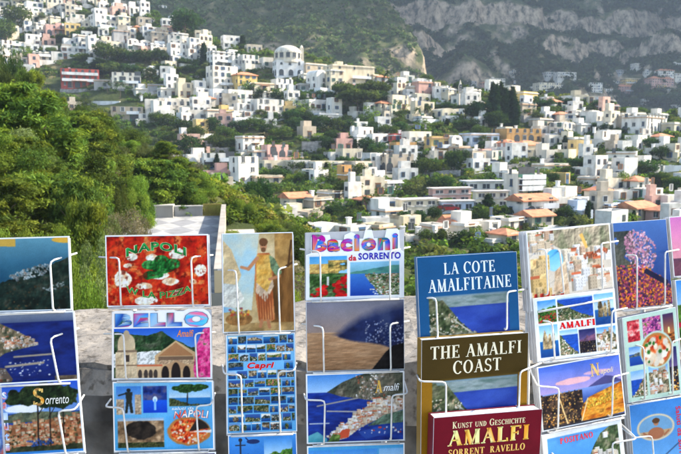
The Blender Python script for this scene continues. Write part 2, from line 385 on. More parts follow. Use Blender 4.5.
def lobes_for(kind, seed):
    g = random.Random(seed); L = []
    if kind == 'pine':      # tiers of flattish plates on a tall irregular crown, unit height 0..1
        for i in range(150):
            z = 0.12 + 0.84 * g.random() ** 0.9; r = 0.46 * (1.10 - z) ** 0.4 * (0.2 + 0.8 * g.random()) * (0.75 + 0.5 * g.random()); a = g.random() * 6.28
            s = 0.03 + 0.055 * g.random() ** 1.5; L.append((r * math.cos(a), r * math.sin(a), z + 0.10 * r, s * 1.35, s * 1.35, s * 0.8))
    elif kind == 'umbrella':
        for i in range(34):
            a = g.random() * 6.28; r = 0.44 * math.sqrt(g.random()); z = 0.80 - 0.32 * r + 0.05 * g.random()
            s = 0.09 + 0.06 * g.random(); L.append((r * math.cos(a), r * math.sin(a), z, s * 1.2, s * 1.2, s * 0.8))
    elif kind == 'cypress':
        for i in range(20):
            z = 0.06 + 0.9 * i / 19; r = 0.095 * math.sin(min(1, (1.03 - z) * 1.9) * 1.57); L.append((g.uniform(-.02, .02), g.uniform(-.02, .02), z, r + 0.012, r + 0.012, 0.07))
    elif kind in ('bush', 'dry', 'olive'):
        for i in range(26):
            a = g.random() * 6.28; r = 0.46 * math.sqrt(g.random()); z = 0.12 + 0.72 * g.random() * (1 - r * r * 2.2)
            s = 0.10 + 0.10 * g.random(); L.append((r * math.cos(a), r * math.sin(a), max(z, .1), s, s, s * 0.9))
    else:                   # oak, dark: round
        for i in range(40):
            d = Vector((g.gauss(0, 1), g.gauss(0, 1), g.gauss(0, 1))).normalized(); rr = 0.30 * (0.6 + 0.45 * g.random())
            s = 0.09 + 0.09 * g.random(); L.append((d.x * rr * 1.15, d.y * rr * 1.15, 0.60 + d.z * rr, s, s, s * 0.85))
    return L

TRUNK = {}
def trunk_mesh(kind, seed):
    key = (kind, seed)
    if key in TRUNK: return TRUNK[key]
    g = random.Random(seed); mb = MB(); top = {'umbrella': 0.72, 'cypress': 0.6, 'pine': 0.85, 'bush': 0.35, 'dry': 0.45, 'olive': 0.4}.get(kind, 0.6)
    r = {'bush': 0.02, 'dry': 0.02, 'cypress': 0.014}.get(kind, 0.028)
    pts = [(g.uniform(-.02, .02) * i, g.uniform(-.02, .02) * i, top * i / 4 - 0.12) for i in range(5)]
    mb.tube(pts, r, 7, r1=r * 0.35)
    for k in range(6 if kind != 'cypress' else 0):
        a = g.random() * 6.28; z = top * (0.45 + 0.5 * g.random()) - 0.08; l = 0.2 + 0.14 * g.random()
        mb.tube([(0, 0, z), (l * .5 * math.cos(a), l * .5 * math.sin(a), z + 0.06), (l * math.cos(a), l * math.sin(a), z + 0.15)], r * 0.45, 5, r1=r * 0.15)
    TRUNK[key] = mb.mesh('trunk', BARK, True); return TRUNK[key]

CROWN = {}
def crown_mesh(kind, var, big):
    key = (kind, var, big)
    if key in CROWN: return CROWN[key]
    n = {0: 1500, 1: 9000, 2: 26000}[big]; leaf = {0: 0.034, 1: 0.0165, 2: 0.0108}[big]
    el = 2.4 if kind in ('pine', 'umbrella', 'cypress') else 1.2
    if kind == 'dry': n = int(n * 0.55)
    V, F, C = leaf_set(n, lobes_for(kind, var * 13 + 5), leaf, var + 77, GREEN.get(kind, GREEN['dark']) if kind != 'umbrella' else GREEN['oak'], el, 0.62, 0.25 if kind in ('pine',) else 0.0, jit=0.34 if kind == 'pine' else 0.12)
    CROWN[key] = mesh_np('crown', V, F, LEAF if kind != 'far' else FARLEAF, C); return CROWN[key]

def palm_mesh(var):
    key = ('palm', var)
    if key in CROWN: return CROWN[key]
    g = random.Random(var); vs_ = []; fs = []
    for k in range(26):
        a = g.random() * 6.28; el = g.uniform(-0.3, 1.1); l = 0.42 * (0.8 + 0.4 * g.random()); prev = None
        for i in range(6):
            t = i / 5; x = l * t * math.cos(el) ; z = 0.82 + l * t * math.sin(el) - 0.28 * t * t
            w = 0.035 * math.sin(0.3 + 2.7 * t)
            c, s = math.cos(a), math.sin(a)
            vs_ += [(x * c - w * s, x * s + w * c, z - w * .5), (x * c, x * s, z), (x * c + w * s, x * s - w * c, z - w * .5)]
            if i:
                o = len(vs_) - 6; fs += [(o, o + 1, o + 4, o + 3), (o + 1, o + 2, o + 5, o + 4)]
    CROWN[key] = mesh_np('crown', vs_, fs, LEAF, np.tile(np.array([[0.05, 0.075, 0.022]]), (len(vs_), 1)) * (0.7 + 0.6 * np.random.default_rng(var).random((len(vs_), 1)))); return CROWN[key]

for k_ in ('pine', 'oak', 'bush', 'olive', 'dark', 'palm'): GREEN[k_] = [tuple(1.3 * q for q in c_) for c_ in GREEN[k_]]
PLANTS = []          # everything that later gets a relative label
def tree(kind, loc, hgt, wid=None, big=0, var=None, name=None):
    """wid: crown width relative to the built one"""
    var = random.randrange(3) if var is None else var
    nm = name or {'pine': 'pine_tree', 'umbrella': 'umbrella_pine', 'cypress': 'cypress_tree', 'bush': 'bush', 'dry': 'dry_bush', 'olive': 'olive_tree', 'palm': 'palm_tree'}.get(kind, 'tree')
    root = empty(nm, tuple(loc), random.random() * 6.28)
    w = hgt if wid is None else wid
    cr = link('crown', palm_mesh(var) if kind == 'palm' else crown_mesh(kind, var, big), root); cr.scale = (w, w, hgt)
    tr = link('trunk', trunk_mesh('cypress' if kind == 'palm' else kind, var), root); tw = hgt * 1.6 if kind == 'palm' else min(w * .75, hgt); tr.scale = (tw, tw, hgt * (1.25 if kind == 'palm' else 1))
    return root
# ------------------------------------------------------------------ the town
PAL = {'W': ((0.74, 0.70, 0.62), 'white'), 'C': ((0.68, 0.60, 0.44), 'cream'), 'Y': ((0.70, 0.50, 0.19), 'yellow'), 'P': ((0.60, 0.36, 0.30), 'pink'),
       'R': ((0.50, 0.10, 0.075), 'red'), 'G': ((0.42, 0.41, 0.40), 'grey'), 'B': ((0.50, 0.42, 0.32), 'beige stone'), 'O': ((0.58, 0.33, 0.12), 'ochre'),
       'S': ((0.58, 0.65, 0.74), 'bluish white')}
def window_mesh(kind):
    mb = MB(); w = 0.5
    if kind == 'arch':
        pts = [(-w, 0), (w, 0)] + [(w * math.cos(a), 0.62 + 0.38 * math.sin(a)) for a in np.linspace(0, math.pi, 9)]
        mb.prism(pts, -0.035, 0.05, 1); mb.box(-w * 1.12, w * 1.12, -0.1, 0.05, -0.07, 0, 0)
    elif kind == 'door':
        mb.box(-w, w, -0.04, 0.05, 0, 1, 2); mb.box(-w * 0.78, w * 0.78, -0.06, 0.0, 0.45, 0.9, 1); mb.box(-w * 1.15, w * 1.15, -0.08, 0.05, 1, 1.05, 0)
    elif kind == 'loggia':
        mb.box(-w, w, -0.03, 0.05, 0, 1, 1); mb.box(-w * 1.02, w * 1.02, -0.1, 0.0, 0.0, 0.3, 0)
    else:
        mb.box(-w, w, -0.035, 0.05, 0, 1, 1); mb.box(-0.04, 0.04, -0.06, -0.02, 0, 1, 0); mb.box(-w * 1.2, w * 1.2, -0.16, 0.05, -0.09, 0, 0); mb.box(-w * 1.1, w * 1.1, -0.08, 0.05, 1, 1.06, 0)
        if kind == 'shutter':
            mb.box(-w * 1.75, -w * 1.02, -0.07, 0.02, -0.02, 1.03, 2); mb.box(w * 1.02, w * 1.75, -0.07, 0.02, -0.02, 1.03, 2)
    return mb.mesh('window', [PLASTER, GLASS, WOOD])
WINM = {k: window_mesh(k) for k in ('plain', 'shutter', 'arch', 'door', 'loggia')}
WOODC = [(0.05, 0.16, 0.11), (0.07, 0.14, 0.26), (0.20, 0.09, 0.04), (0.30, 0.30, 0.28), (0.55, 0.55, 0.52)]

def windows(root, W, D, z0, floors, fh, face, rng, kinds=('plain',), colr=None, col_w=2.4, wc=(0.7, 0.7, 0.68), skip=0.12, y=0.0, xc=0.0, door=True, size=(0.9, 1.25)):
    """windows in rows on one face: 'f' front, 'l' left side, 'r' right side; each a part of its own"""
    L = W if face == 'f' else D; n = max(1, int((L - 0.8) / col_w)); n = min(n, 9)
    for f in range(floors):
        for i in range(n):
            if rng.random() < skip: continue
            p = -L / 2 + (i + 0.5) * L / n + rng.uniform(-.25, .25)
            k = rng.choice(kinds); nm = 'window'
            if f == 0 and door and face == 'f' and i == n // 2: k = 'door'; nm = 'door'
            o = link(nm, WINM[k], root); q_ = rng.uniform(.75, 1.2); w, h = size[0] * q_, size[1] * rng.uniform(.8, 1.15); zz = z0 + f * fh + 0.95
            if k == 'door': w, h, zz = 1.4, 2.3, z0 + 0.03
            if k == 'arch' and f == 0: w, h, zz = 1.9, 2.4, z0 + 0.1
            if k == 'loggia': w, h, zz = 2.3, 2.2, z0 + f * fh + 0.4
            o.scale = (w, 1, h); o.color = (*(colr or rng.choice(WOODC)), 1)
            if face == 'f': o.location = (xc + p, y, zz)
            elif face == 'l': o.location = (xc - W / 2, y + D / 2 + p, zz); o.rotation_euler.z = -math.pi / 2
            else: o.location = (xc + W / 2, y + D / 2 + p, zz); o.rotation_euler.z = math.pi / 2

HOUSES = []; FOOT = []
KEEP_CLEAR = [(52, 60, 142, 97), (268, 35, 332, 92), (392, 180, 514, 218), (432, 200, 482, 242), (280, 188, 334, 214), (426, 130, 466, 156), (498, 122, 546, 146), (508, 165, 560, 222), (628, 108, 674, 136), (232, 60, 258, 94), (230, 130, 304, 188)]
def hides_something(qx, qy, w, h):
    return any(qx + w > a and qx - w < c and qy > b and qy - h < d for a, b, c, d in KEEP_CLEAR)
def place_root(name, px0, px1, yb, dpth=None):
    G = ground_at((px0 + px1) / 2, yb)
    if dpth: G = at((px0 + px1) / 2, yb, dpth)
    if G is None: G = at((px0 + px1) / 2, yb, 320)
    return G, G[1] / FPX * 1.0

def tiled_roof(W, D, z, rise=None, over=0.4, hip=False, x=0.0, y=0.0):
    mb = MB(); w, d = W / 2 + over, D / 2 + over; r = rise or min(W, D) * 0.24; cy = y + D / 2
    if hip:
        k = max(0.0, w - d) if W > D else 0.0; q = max(0.0, d - w) if D > W else 0.0
        mb.add([(x - w, cy - d, z), (x + w, cy - d, z), (x + w, cy + d, z), (x - w, cy + d, z), (x - k, cy - q, z + r), (x + k, cy + q, z + r), (x - w, cy - d, z - .2), (x + w, cy - d, z - .2), (x + w, cy + d, z - .2), (x - w, cy + d, z - .2)],
               [(0, 1, 5, 4), (1, 2, 5), (2, 3, 4, 5), (3, 0, 4), (6, 7, 1, 0), (7, 8, 2, 1), (8, 9, 3, 2), (9, 6, 0, 3), (9, 8, 7, 6)])
    else:
        mb.add([(x - w, cy - d, z), (x + w, cy - d, z), (x + w, cy, z + r), (x - w, cy, z + r), (x + w, cy + d, z), (x - w, cy + d, z), (x - w, cy - d, z - .2), (x + w, cy - d, z - .2), (x + w, cy + d, z - .2), (x - w, cy + d, z - .2)],
               [(0, 1, 2, 3), (3, 2, 4, 5), (1, 4, 2), (0, 3, 5), (6, 7, 1, 0), (8, 9, 5, 4), (7, 8, 4, 1), (9, 6, 0, 5), (9, 8, 7, 6)])
    return mb

def house(x0, x1, yt, yb, c='W', kind='f', yaw=None, floors=None, win='plain', far=None, desc=None, name=None, cat='house', landmark=None, arches=False, balcony=False, cw=2.0):
    i = len(HOUSES); rng = random.Random(1000 + i * 7 + int(x0))
    yaw = R_(rng.uniform(24, 46) if yaw is None else yaw * 1.25 + 5)
    G, s = place_root('house', x0, x1, yb, far)
    wt = (x1 - x0) * s * 1.24; H = max(2.6, (yb - yt) * s * (.84 if not far and x1 - x0 < 40 else 1))
    rat = 0.62 if wt < 16 else 0.45
    W = wt / (math.cos(yaw) + rat * abs(math.sin(yaw))); D = max(4.0, W * rat)
    nm = name or ('villa' if kind in ('t', 'h') and W > 11 else 'house')
    root = empty(nm, (0, 0, 0), yaw)
    # the box's apparent middle sits at the middle of the picture span
    off = Vector((0, 0, 0))
    ex = -math.sin(yaw) * D * 0.5 * 0.0
    shift = 0.5 * D * math.sin(yaw)      # the depth swings the back to the left
    root.location = (G[0] + shift * 0.5, G[1], G[2]); FOOT.append((G[0], G[1] + D / 2, 0.55 * max(W, D)))
    fl = floors or max(1, int(round(H / 2.65))); fh = H / fl
    rgb, cn = PAL[c]; v = rng.uniform(0.80, 1.04); wm = rng.uniform(0, .12) if rng.random() < .5 else 0; rgb = tuple(min(.8, q * v * f_) for q, f_ in zip(rgb, (1, 1 - wm * .4, 1 - wm)))
    white = (0.72, 0.72, 0.70)
    roofc = rng.choice([(0.62, 0.61, 0.59), (0.66, 0.64, 0.6), (0.55, 0.5, 0.45), (0.5, 0.38, 0.3)]) if c != 'W' else rng.choice([(0.7, 0.7, 0.68), (0.66, 0.65, 0.63), (0.6, 0.55, 0.5)])
    F_ = -max(3.0, 0.5 * D)              # foundation goes into the slope
    def blk(nm_, x_0, x_1, y_0, y_1, z_0, z_1, par=0.5):
        mb = MB(); mb.roofbox(x_0, x_1, y_0, y_1, z_0, z_1, par); o = mb.build(nm_, [PLASTER, ROOFMAT], root); o.color = (*rgb, 1)
        rf = None
        return o
    kinds = {'plain': ('plain', 'shutter'), 'shutter': ('shutter',), 'arch': ('arch', 'plain'), 'loggia': ('loggia', 'plain')}[win]
    feat = []
    if kind in ('f', 'l', 'a'):
        blk('wall', -W / 2, W / 2, 0, D, F_, H)
        if rng.random() < 0.28 and kind == 'f':
            hx = rng.uniform(-W * .3, W * .3); o = blk('stair_hut', hx - 1.3, hx + 1.3, D * .5, D * .5 + 2.4, H - 0.52, H + 1.7, 0.15)
        windows(root, W, D, 0, fl, fh, 'f', rng, kinds, wc=white, col_w=cw)
        feat.append('flat-roofed')
        if rng.random() < .5:
            mb = MB(); mb.box(-W / 2 - .28, W / 2 + .28, -.28, -.004, H - .62, H - .42); mb.box(-W / 2 - .28, -W / 2 - .004, -.004, D, H - .62, H - .42); o = mb.build('cornice', [PLASTER], root); o.color = (*rng.choice([white, (.5, .32, .2), (.6, .55, .46)]), 1)
    elif kind == 's':                    # stepped: a lower storey with a terrace, an upper one set back to one side
        h1 = fh * max(1, fl // 2); sd_ = rng.choice([-1, 1]); w2 = W * rng.uniform(.6, .82); xc = sd_ * (W - w2) / 2
        blk('wall', -W / 2, W / 2, 0, D, F_, h1, 0.7); blk('upper_storey', xc - w2 / 2, xc + w2 / 2, D * .30, D * 0.985, h1 - 0.72, H)
        windows(root, W, D, 0, max(1, fl // 2), fh, 'f', rng, kinds, col_w=cw)
        windows(root, w2, D * .68, h1 - .1, max(1, fl - fl // 2), fh, 'f', rng, kinds, y=D * .30, xc=xc, door=False, col_w=cw)
        feat.append('stepped')
    elif kind == 'v':                    # barrel vaults side by side
        mb = MB(); mb.box(-W / 2, W / 2, 0, D, F_, H * 0.8); o = mb.build('wall', [PLASTER, ROOFMAT], root); o.color = (*rgb, 1)
        nv = max(1, int(round(W / 5)))
        for k in range(nv):
            cx_ = -W / 2 + (k + .5) * W / nv; rr = W / nv / 2 * .96
            mb = MB(); mb.prism([(cx_ - rr, H * .8 - .02), (cx_ + rr, H * .8 - .02)] + [(cx_ + rr * math.cos(a), H * .8 + H * .24 * math.sin(a)) for a in np.linspace(0, math.pi, 11)], 0.06, D - .06)
            o = mb.build('vault', [PLASTER], root); o.color = (*rgb, 1)
        windows(root, W, D, 0, max(1, int(fl * .8 + .4)), fh * .85, 'f', rng, kinds, col_w=cw); feat.append('barrel-vaulted')
    else:                                # tiled
        hw = H * 0.86; mb = MB(); mb.box(-W / 2, W / 2, 0, D, F_, hw); o = mb.build('wall', [PLASTER, ROOFMAT], root); o.color = (*rgb, 1)
        if kind == 't':                  # gable end walls
            r = min(W, D) * 0.24; g = MB(); g.add([(-W/2, 0, hw), (-W/2, D, hw), (-W/2, D/2, hw + r - .06), (W/2, 0, hw), (W/2, D, hw), (W/2, D/2, hw + r - .06)], [(0, 2, 1), (3, 4, 5), (0, 3, 5, 2), (1, 2, 5, 4)])
            o = g.build('gable', [PLASTER], root); o.color = (*rgb, 1)
        tiled_roof(W, D, hw + .03, hip=(kind == 'h')).build('roof', [TILE], root)
        windows(root, W, D, 0, max(1, fl), fh * .86, 'f', rng, kinds, col_w=cw); feat.append('orange-tiled')
    # the side one sees past the corner
    if yaw > 0.12: windows(root, W, D, 0, fl if kind != 's' else max(1, fl // 2), fh, 'l', rng, kinds, skip=0.4, col_w=cw)
    if yaw < -0.12: windows(root, W, D, 0, fl if kind != 's' else max(1, fl // 2), fh, 'r', rng, kinds, skip=0.3, col_w=cw)
    if arches:
        n = max(2, int(W / 3.4))
        for k in range(n):
            o = link('archway', WINM['arch'], root); o.location = (-W / 2 + (k + .5) * W / n, -0.02, -0.1); o.scale = (2.1, 1.4, 2.7); o.color = (0.3, 0.3, 0.3, 1)
        feat.append('arcaded')
    if (balcony or rng.random() < 0.5) and fl >= 2 and kind != 's':
        for f in range(1, fl if balcony else 2):
            w_ = W * (0.94 if balcony else rng.uniform(.35, .7)); cx_ = 0 if balcony else rng.uniform(-1, 1) * (W - w_) / 2
            mb = MB(); mb.box(cx_ - w_ / 2, cx_ + w_ / 2, -1.25, -0.004, f * fh - .02, f * fh + .16, 0); mb.box(cx_ - w_ / 2, cx_ + w_ / 2, -1.25, -1.15, f * fh + .16, f * fh + 1.0, 0)
            o = mb.build('balcony', [PLASTER], root); o.color = (*white, 1)
        if balcony: feat.append('balconied')
    if rng.random() < 0.35 and kind in ('f', 's', 'l'):
        cx_ = rng.uniform(-.35, .35) * W; mb = MB(); mb.box(cx_ - .35, cx_ + .35, D * .8, D * .8 + .6, (H - .6), H + 1.0); mb.box(cx_ - .45, cx_ + .45, D * .8 - .1, D * .8 + .7, H + 1.0, H + 1.15)
        o = mb.build('chimney', [PLASTER], root); o.color = (*white, 1)
    if rng.random() < 0.3 and kind in ('f', 'l') and W > 7:
        a = rng.choice([(0.12, 0.2, 0.13), (0.5, 0.45, 0.36), (0.45, 0.2, 0.1)]); w_ = W * .4; cx_ = rng.uniform(-.25, .25) * W
        mb = MB(); mb.box(cx_ - w_ / 2, cx_ + w_ / 2, -2.0, -.01, 2.5, 2.6); mb.box(cx_ - w_ / 2, cx_ - w_ / 2 + .1, -2, -1.9, -2, 2.5); mb.box(cx_ + w_ / 2 - .1, cx_ + w_ / 2, -2, -1.9, -2, 2.5)
        o = mb.build('awning', [PLASTER], root); o.color = (*a, 1)
    if not far and yb < 250 and G[1] < 420 and rng.random() < 0.6:      # garden terrace in front, held by a wall
        tw = W * rng.uniform(1.0, 1.45); tx_ = rng.uniform(-.25, .25) * W; td = rng.uniform(2.2, 4.0); tz = rng.uniform(-1.6, -.15)
        mb = MB(); mb.roofbox(tx_ - tw / 2, tx_ + tw / 2, -td, -0.012, F_ - 1, tz + .9, .9, .2); o = mb.build('front_terrace', [PLASTER, ROOFMAT], root); o.color = (*(rgb if rng.random() < .35 else rng.choice([white, (.78, .77, .74), (.36, .33, .29), (.62, .57, .47)])), 1)
    num = {1: 'single-storey', 2: 'two-storey', 3: 'three-storey', 4: 'four-storey', 5: 'five-storey'}.get(fl, 'tall')
    d = desc or f"{cn} {num} {' '.join(feat[:2])}"
    group = 'houses of the hillside town' if yb > 0 and not far else None
    tag(root, None, cat, 'houses of the hillside town')
    rec = dict(o=root, px=(x0 + x1) / 2, py=(yt + yb) / 2, desc=d, noun=nm, cls='building', lm=landmark); HOUSES.append(rec); PLANTS.append(rec)
    return root, W, D, H

H_ = house
# uppermost left quarter, row by row
for a in [(12,29,-6,6,'C','f'),(28,49,0,14,'W','s'),(17,27,5,18,'W','f'),(22,40,10,22,'W','f'),(40,51,7,18,'W','s'),(50,59,15,25,'C','f'),(60,79,3,14,'W','f'),(66,83,12,23,'W','s'),
          (24,34,20,32,'W','f'),(27,44,32,47,'W','s'),(2,27,40,51,'W','l'),(34,51,50,62,'W','f'),(52,76,43,59,'W','s'),(72,91,43,54,'W','f'),(78,92,34,44,'W','f'),
          (0,14,54,64,'W','f'),(14,32,56,65,'W','f'),(82,92,19,27,'W','f'),(96,106,-8,8,'C','f'),(84,97,-4,5,'W','f'),(40,60,-6,4,'C','t'),(58,70,-5,3,'W','f'),(72,84,-9,2,'W','s'),
          (36,47,22,32,'W','f'),(62,73,23,32,'W','f'),(10,21,20,30,'W','f'),(-4,12,8,19,'W','s'),(-8,8,28,40,'W','f'),
          (94,118,13,28,'W','f'),(118,129,14,28,'C','f'),(89,95,17,26,'W','f'),(127,135,26,40,'W','f'),(142,158,25,38,'W','f'),(152,166,29,50,'B','f'),(126,149,38,52,'W','v'),
          (160,172,28,46,'C','f'),(104,115,34,47,'W','s'),(89,101,33,56,'W','s'),(168,181,33,51,'W','f'),(172,181,48,62,'W','f'),(150,163,42,54,'W','f')]:
    H_(*a)
H_(46,72,24,36,'P','f', yaw=22, desc='pinkish weathered long', win='arch', landmark='the long pinkish house')
H_(114,127,27,52,'G','f', yaw=20, win='loggia', desc='tall grey narrow', landmark='the tall grey house')
H_(134,142,24,36,'O','h', desc='terracotta-coloured small')
for a in [(137,144,1,4.5),(159,166,5,9),(170,176,15,21)]: H_(*a, 'W', 'f', floors=1)
# below: the red hotel and its neighbours
r_, *_x = H_(62,95,66,88,'R','f', yaw=14, floors=3, win='arch', balcony=True, desc='red three-storey', name='hotel', cat='hotel', landmark='the red hotel')
for a in [(95,113,78,89,'G','f',8),(144,157,69,76,'W','f',20),(135,146,87,95,'W','f',24),(139,157,95,121,'W','s',14),(154,171,97,121,'W','s',24),(148,162,83,91,'G','f',10),
          (160,176,86,98,'W','f',24),(177,196,80,98,'C','f',24),(160,199,97,108,'W','l',18),(195,213,78,96,'W','s',26),(226,251,88,101,'W','f',24),(206,224,107,121,'W','f',24),(224,233,108,121,'Y','f',20),
          (232,252,100,119,'W','s',24),(160,173,108,121,'W','f',18),(178,190,104,116,'W','s',22),(188,206,108,121,'W','f',14)]:
    H_(*a[:6], yaw=a[6])
H_(113,138,70,89,'W','f', yaw=12, floors=3, win='loggia', desc='white three-storey loggia-fronted')
H_(112,140,104,122,'B','f', yaw=10, arches=True, desc='beige arcaded low')
H_(204,214,95,108,'W','h', yaw=20); H_(213,225,90,105,'W','s', yaw=20); H_(211,236,62,92,'W','f', yaw=25, floors=4, desc='big white four-storey corner')
H_(236,256,69,92,'Y','h', yaw=24, desc='pale yellow orange-roofed tall', landmark='the pale yellow house')
for a in [(171,190,40,63,'W','s',28),(172,187,31,46,'W','f',24),(187,201,34,61,'W','s',30),(199,213,42,58,'W','f',24),(231,245,54,66,'W','f',26),(243,263,53,66,'W','s',24),(262,277,56,68,'W','f',20)]:
    H_(*a[:6], yaw=a[6])
H_(211,233,49,68,'W','f', yaw=24, arches=True, floors=3)
# round the domed church
for a in [(303,326,62,72,'B','f',24),(302,311,72,82,'W','f',24),(312,336,68,90,'W','v',30),(329,343,66,91,'C','f',20),(276,303,77,91,'W','s',24),(299,317,82,92,'G','f',16),(253,273,81,93,'C','f',20),
          (243,284,99,119,'W','s',24),(304,337,98,111,'W','s',26),(316,341,111,125,'W','f',24),(330,341,94,119,'W','f',20),(262,280,90,100,'W','f',24)]:
    H_(*a[:6], yaw=a[6])
H_(331,372,66,85,'C','f', yaw=18, floors=3, win='arch', desc='cream-grey long palazzo', landmark='the cream palazzo', cw=4.5)
for a in [(371,378,73,83,'C','f'),(346,359,83,91,'P','f'),(376,387,75,83,'W','h'),(392,411,81,97,'C','f'),(404,414,74,83,'W','f'),(394,406,76,86,'W','s'),(416,433,79,97,'P','f'),(409,426,97,121,'C','s'),
          (352,367,112,119,'W','f'),(348,367,120,130,'W','f'),(411,422,84,96,'C','f')]:
    H_(*a)
H_(386,412,91,117,'C','s', yaw=26, floors=4); H_(377,396,98,118,'C','h', yaw=26)
for a in [(432,440,80,95,'B','f'),(437,451,84,98,'B','f'),(444,457,86,101,'C','f'),(456,467,92,105,'W','s'),(466,481,87,101,'W','f'),(420,437,99,117,'C','s'),(438,467,107,119,'C','v'),
          (482,491,81,89,'P','h'),(505,520,85,99,'W','s'),(470,484,100,109,'W','f'),(418,432,115,124,'W','f')]:
    H_(*a)
# right part, upper
for a in [(509,520,84,94,'W','s'),(518,539,90,102,'Y','f'),(518,537,101,116,'B','f'),(549,563,101,108,'W','h'),(551,568,106,112,'W','f'),(556,571,112,121,'P','h'),(571,583,110,118,'W','f'),(586,601,109,119,'W','s'),
          (588,617,110,123,'W','f'),(617,633,114,127,'B','f'),(604,616,121,133,'W','f'),(639,651,127,137,'W','f'),(656,673,134,144,'W','h'),(597,613,128,147,'W','s'),(607,623,140,149,'W','f'),
          (631,649,133,147,'W','s'),(636,653,153,169,'W','s'),(640,667,165,175,'W','v'),(639,666,186,201,'W','s'),(594,613,188,201,'W','h'),(613,641,192,203,'W','f'),(672,684,140,161,'C','s'),(668,682,120,134,'C','f'),
          (618,634,114,121,'W','f'),(632,646,111,121,'W','f'),(655,669,113,121,'W','f')]:
    H_(*a)
H_(630,652,176,192,'W','h', yaw=24); H_(632,669,113,134,'W','f', yaw=30, floors=4, win='arch', desc='big white palace-like', landmark='the big white palace')
H_(610,633,148,170,'W','f', yaw=-18, floors=3, win='arch', desc='white three-storey rotated arcaded', name='hotel', cat='hotel', cw=2.6)
H_(502,541,126,143,'O','f', yaw=14, floors=2, win='arch', desc='long ochre arched', landmark='the long ochre villa', name='villa', cat='villa')
for a in [(502,519,138,155,'P','h'),(517,544,141,155,'C','h'),(534,554,116,129,'B','f'),(537,554,124,136,'W','f'),(555,578,120,137,'W','v'),(545,569,133,146,'W','s'),(566,591,135,148,'C','f'),
          (543,557,147,164,'W','f'),(562,577,147,161,'C','f'),(505,521,145,157,'W','f'),(530,546,149,159,'C','f'),(576,592,121,135,'W','f'),(582,598,146,158,'W','s'),(570,586,112,122,'W','f')]:
    H_(*a)
# centre
H_(240,263,133,152,'W','f', yaw=28, floors=2, desc='white two-storey cube-shaped'); H_(235,257,151,186,'W','f', yaw=30, floors=3, desc='tall bright white three-storey', win='arch')
H_(204,232,150,170,'W','f', yaw=12, floors=2, balcony=True, win='loggia')
H_(206,234,168,184,'P','f', yaw=14); H_(267,300,142,159,'P','s', yaw=22, floors=3, win='arch', desc='pink stepped', name='hotel', cat='hotel', landmark='the pink hotel')
for a in [(252,270,148,160,'W','f'),(262,288,158,172,'C','f'),(288,302,159,172,'C','s'),(254,281,173,187,'C','f'),(292,309,158,172,'W','s'),(312,346,159,172,'C','f'),(308,326,172,180,'W','f'),(328,351,150,162,'W','s')]:
    H_(*a)
H_(301,315,124,139,'B','f', yaw=20); H_(334,352,136,152,'P','f', yaw=20); H_(343,352,170,187,'O','f', yaw=16)
for a in [(350,373,127,145,'W','s'),(339,354,137,148,'P','f'),(340,362,146,162,'C','f'),(350,375,159,173,'B','s'),(380,396,142,153,'W','f'),(406,431,129,145,'W','s'),(380,417,150,159,'W','f'),(346,377,168,178,'W','f'),
          (352,373,133,146,'W','f'),(424,436,140,150,'W','f'),(432,446,150,160,'W','s')]:
    H_(*a)
H_(392,409,132,143,'R','f', yaw=16); H_(394,416,140,154,'O','f', yaw=16, win='shutter'); H_(382,413,151,172,'B','f', yaw=18, floors=3, win='arch')
H_(429,451,133,154,'Y','f', yaw=16, floors=3, win='shutter', desc='bright yellow three-storey', landmark='the bright yellow house'); H_(448,462,133,152,'W','v', yaw=24)
for a in [(467,499,131,145,'S','f'),(469,479,148,158,'W','f'),(478,491,147,159,'P','f'),(491,506,145,157,'W','f'),(503,512,125,136,'C','f'),(455,470,144,156,'B','f'),(486,503,152,160,'W','s')]:
    H_(*a)
# lower centre and lower right
H_(286,309,192,211,'C','t', yaw=22, desc='cream orange-roofed gabled', landmark='the orange-roofed cream house'); 
for a in [(308,331,196,210,'B','f'),(324,346,189,203,'C','f'),(284,304,211,228,'C','f'),(304,321,213,226,'B','f'),(356,384,174,194,'C','s'),(382,402,179,192,'W','f'),(369,398,195,214,'W','s'),
          (314,346,221,240,'W','v'),(344,372,224,242,'W','s'),(380,402,205,224,'W','f'),(296,316,226,240,'W','f'),(402,418,232,252,'W','s'),(414,436,238,252,'C','f')]:
    H_(*a)
H_(361,377,195,212,'P','h', yaw=24)
H_(345.5,351,169,187,'O','f', yaw=20, win='arch', desc='slim ochre bell', name='bell_tower', cat='tower', floors=3)
H_(512,543,169,196,'W','f', yaw=18, floors=4, balcony=True, win='loggia', desc='white four-storey balconied', name='hotel', cat='hotel', landmark='the white balconied hotel')
H_(517,556,193,219,'W','t', yaw=16, floors=2, arches=True, desc='long white arcaded orange-tiled', name='villa', cat='villa', landmark='the long arcaded villa')
for a in [(540,569,166,174,'W','f'),(560,569,174,184,'Y','f'),(503,516,171,181,'W','f'),(526,554,214,228,'C','t'),(552,566,194,216,'W','f'),(555,586,183,207,'W','s'),(565,591,199,210,'W','s'),
          (577,592,212,224,'S','f'),(594,650,204,216,'S','l'),(655,684,209,222,'P','h'),(624,661,207,219,'C','t'),(500,526,219,232,'W','f'),(660,684,196,208,'W','s'),(484,514,240,254,'W','f'),
          (458,478,226,238,'W','f'),(372,392,226,240,'C','f'),(398,420,218,230,'C','s'),(430,446,228,240,'W','f'),(470,492,250,262,'W','s'),(500,520,236,248,'C','h'),(416,440,256,268,'W','f'),(448,470,258,270,'W','f'),(482,500,224,236,'W','s'),(262,284,232,244,'C','f'),(440,456,238,250,'W','s'),(596,612,160,172,'W','f'),(578,596,165,178,'W','s'),(653,668,146,158,'W','f'),(612,628,172,184,'W','s'),(586,606,176,188,'W','f')]:
    H_(*a)
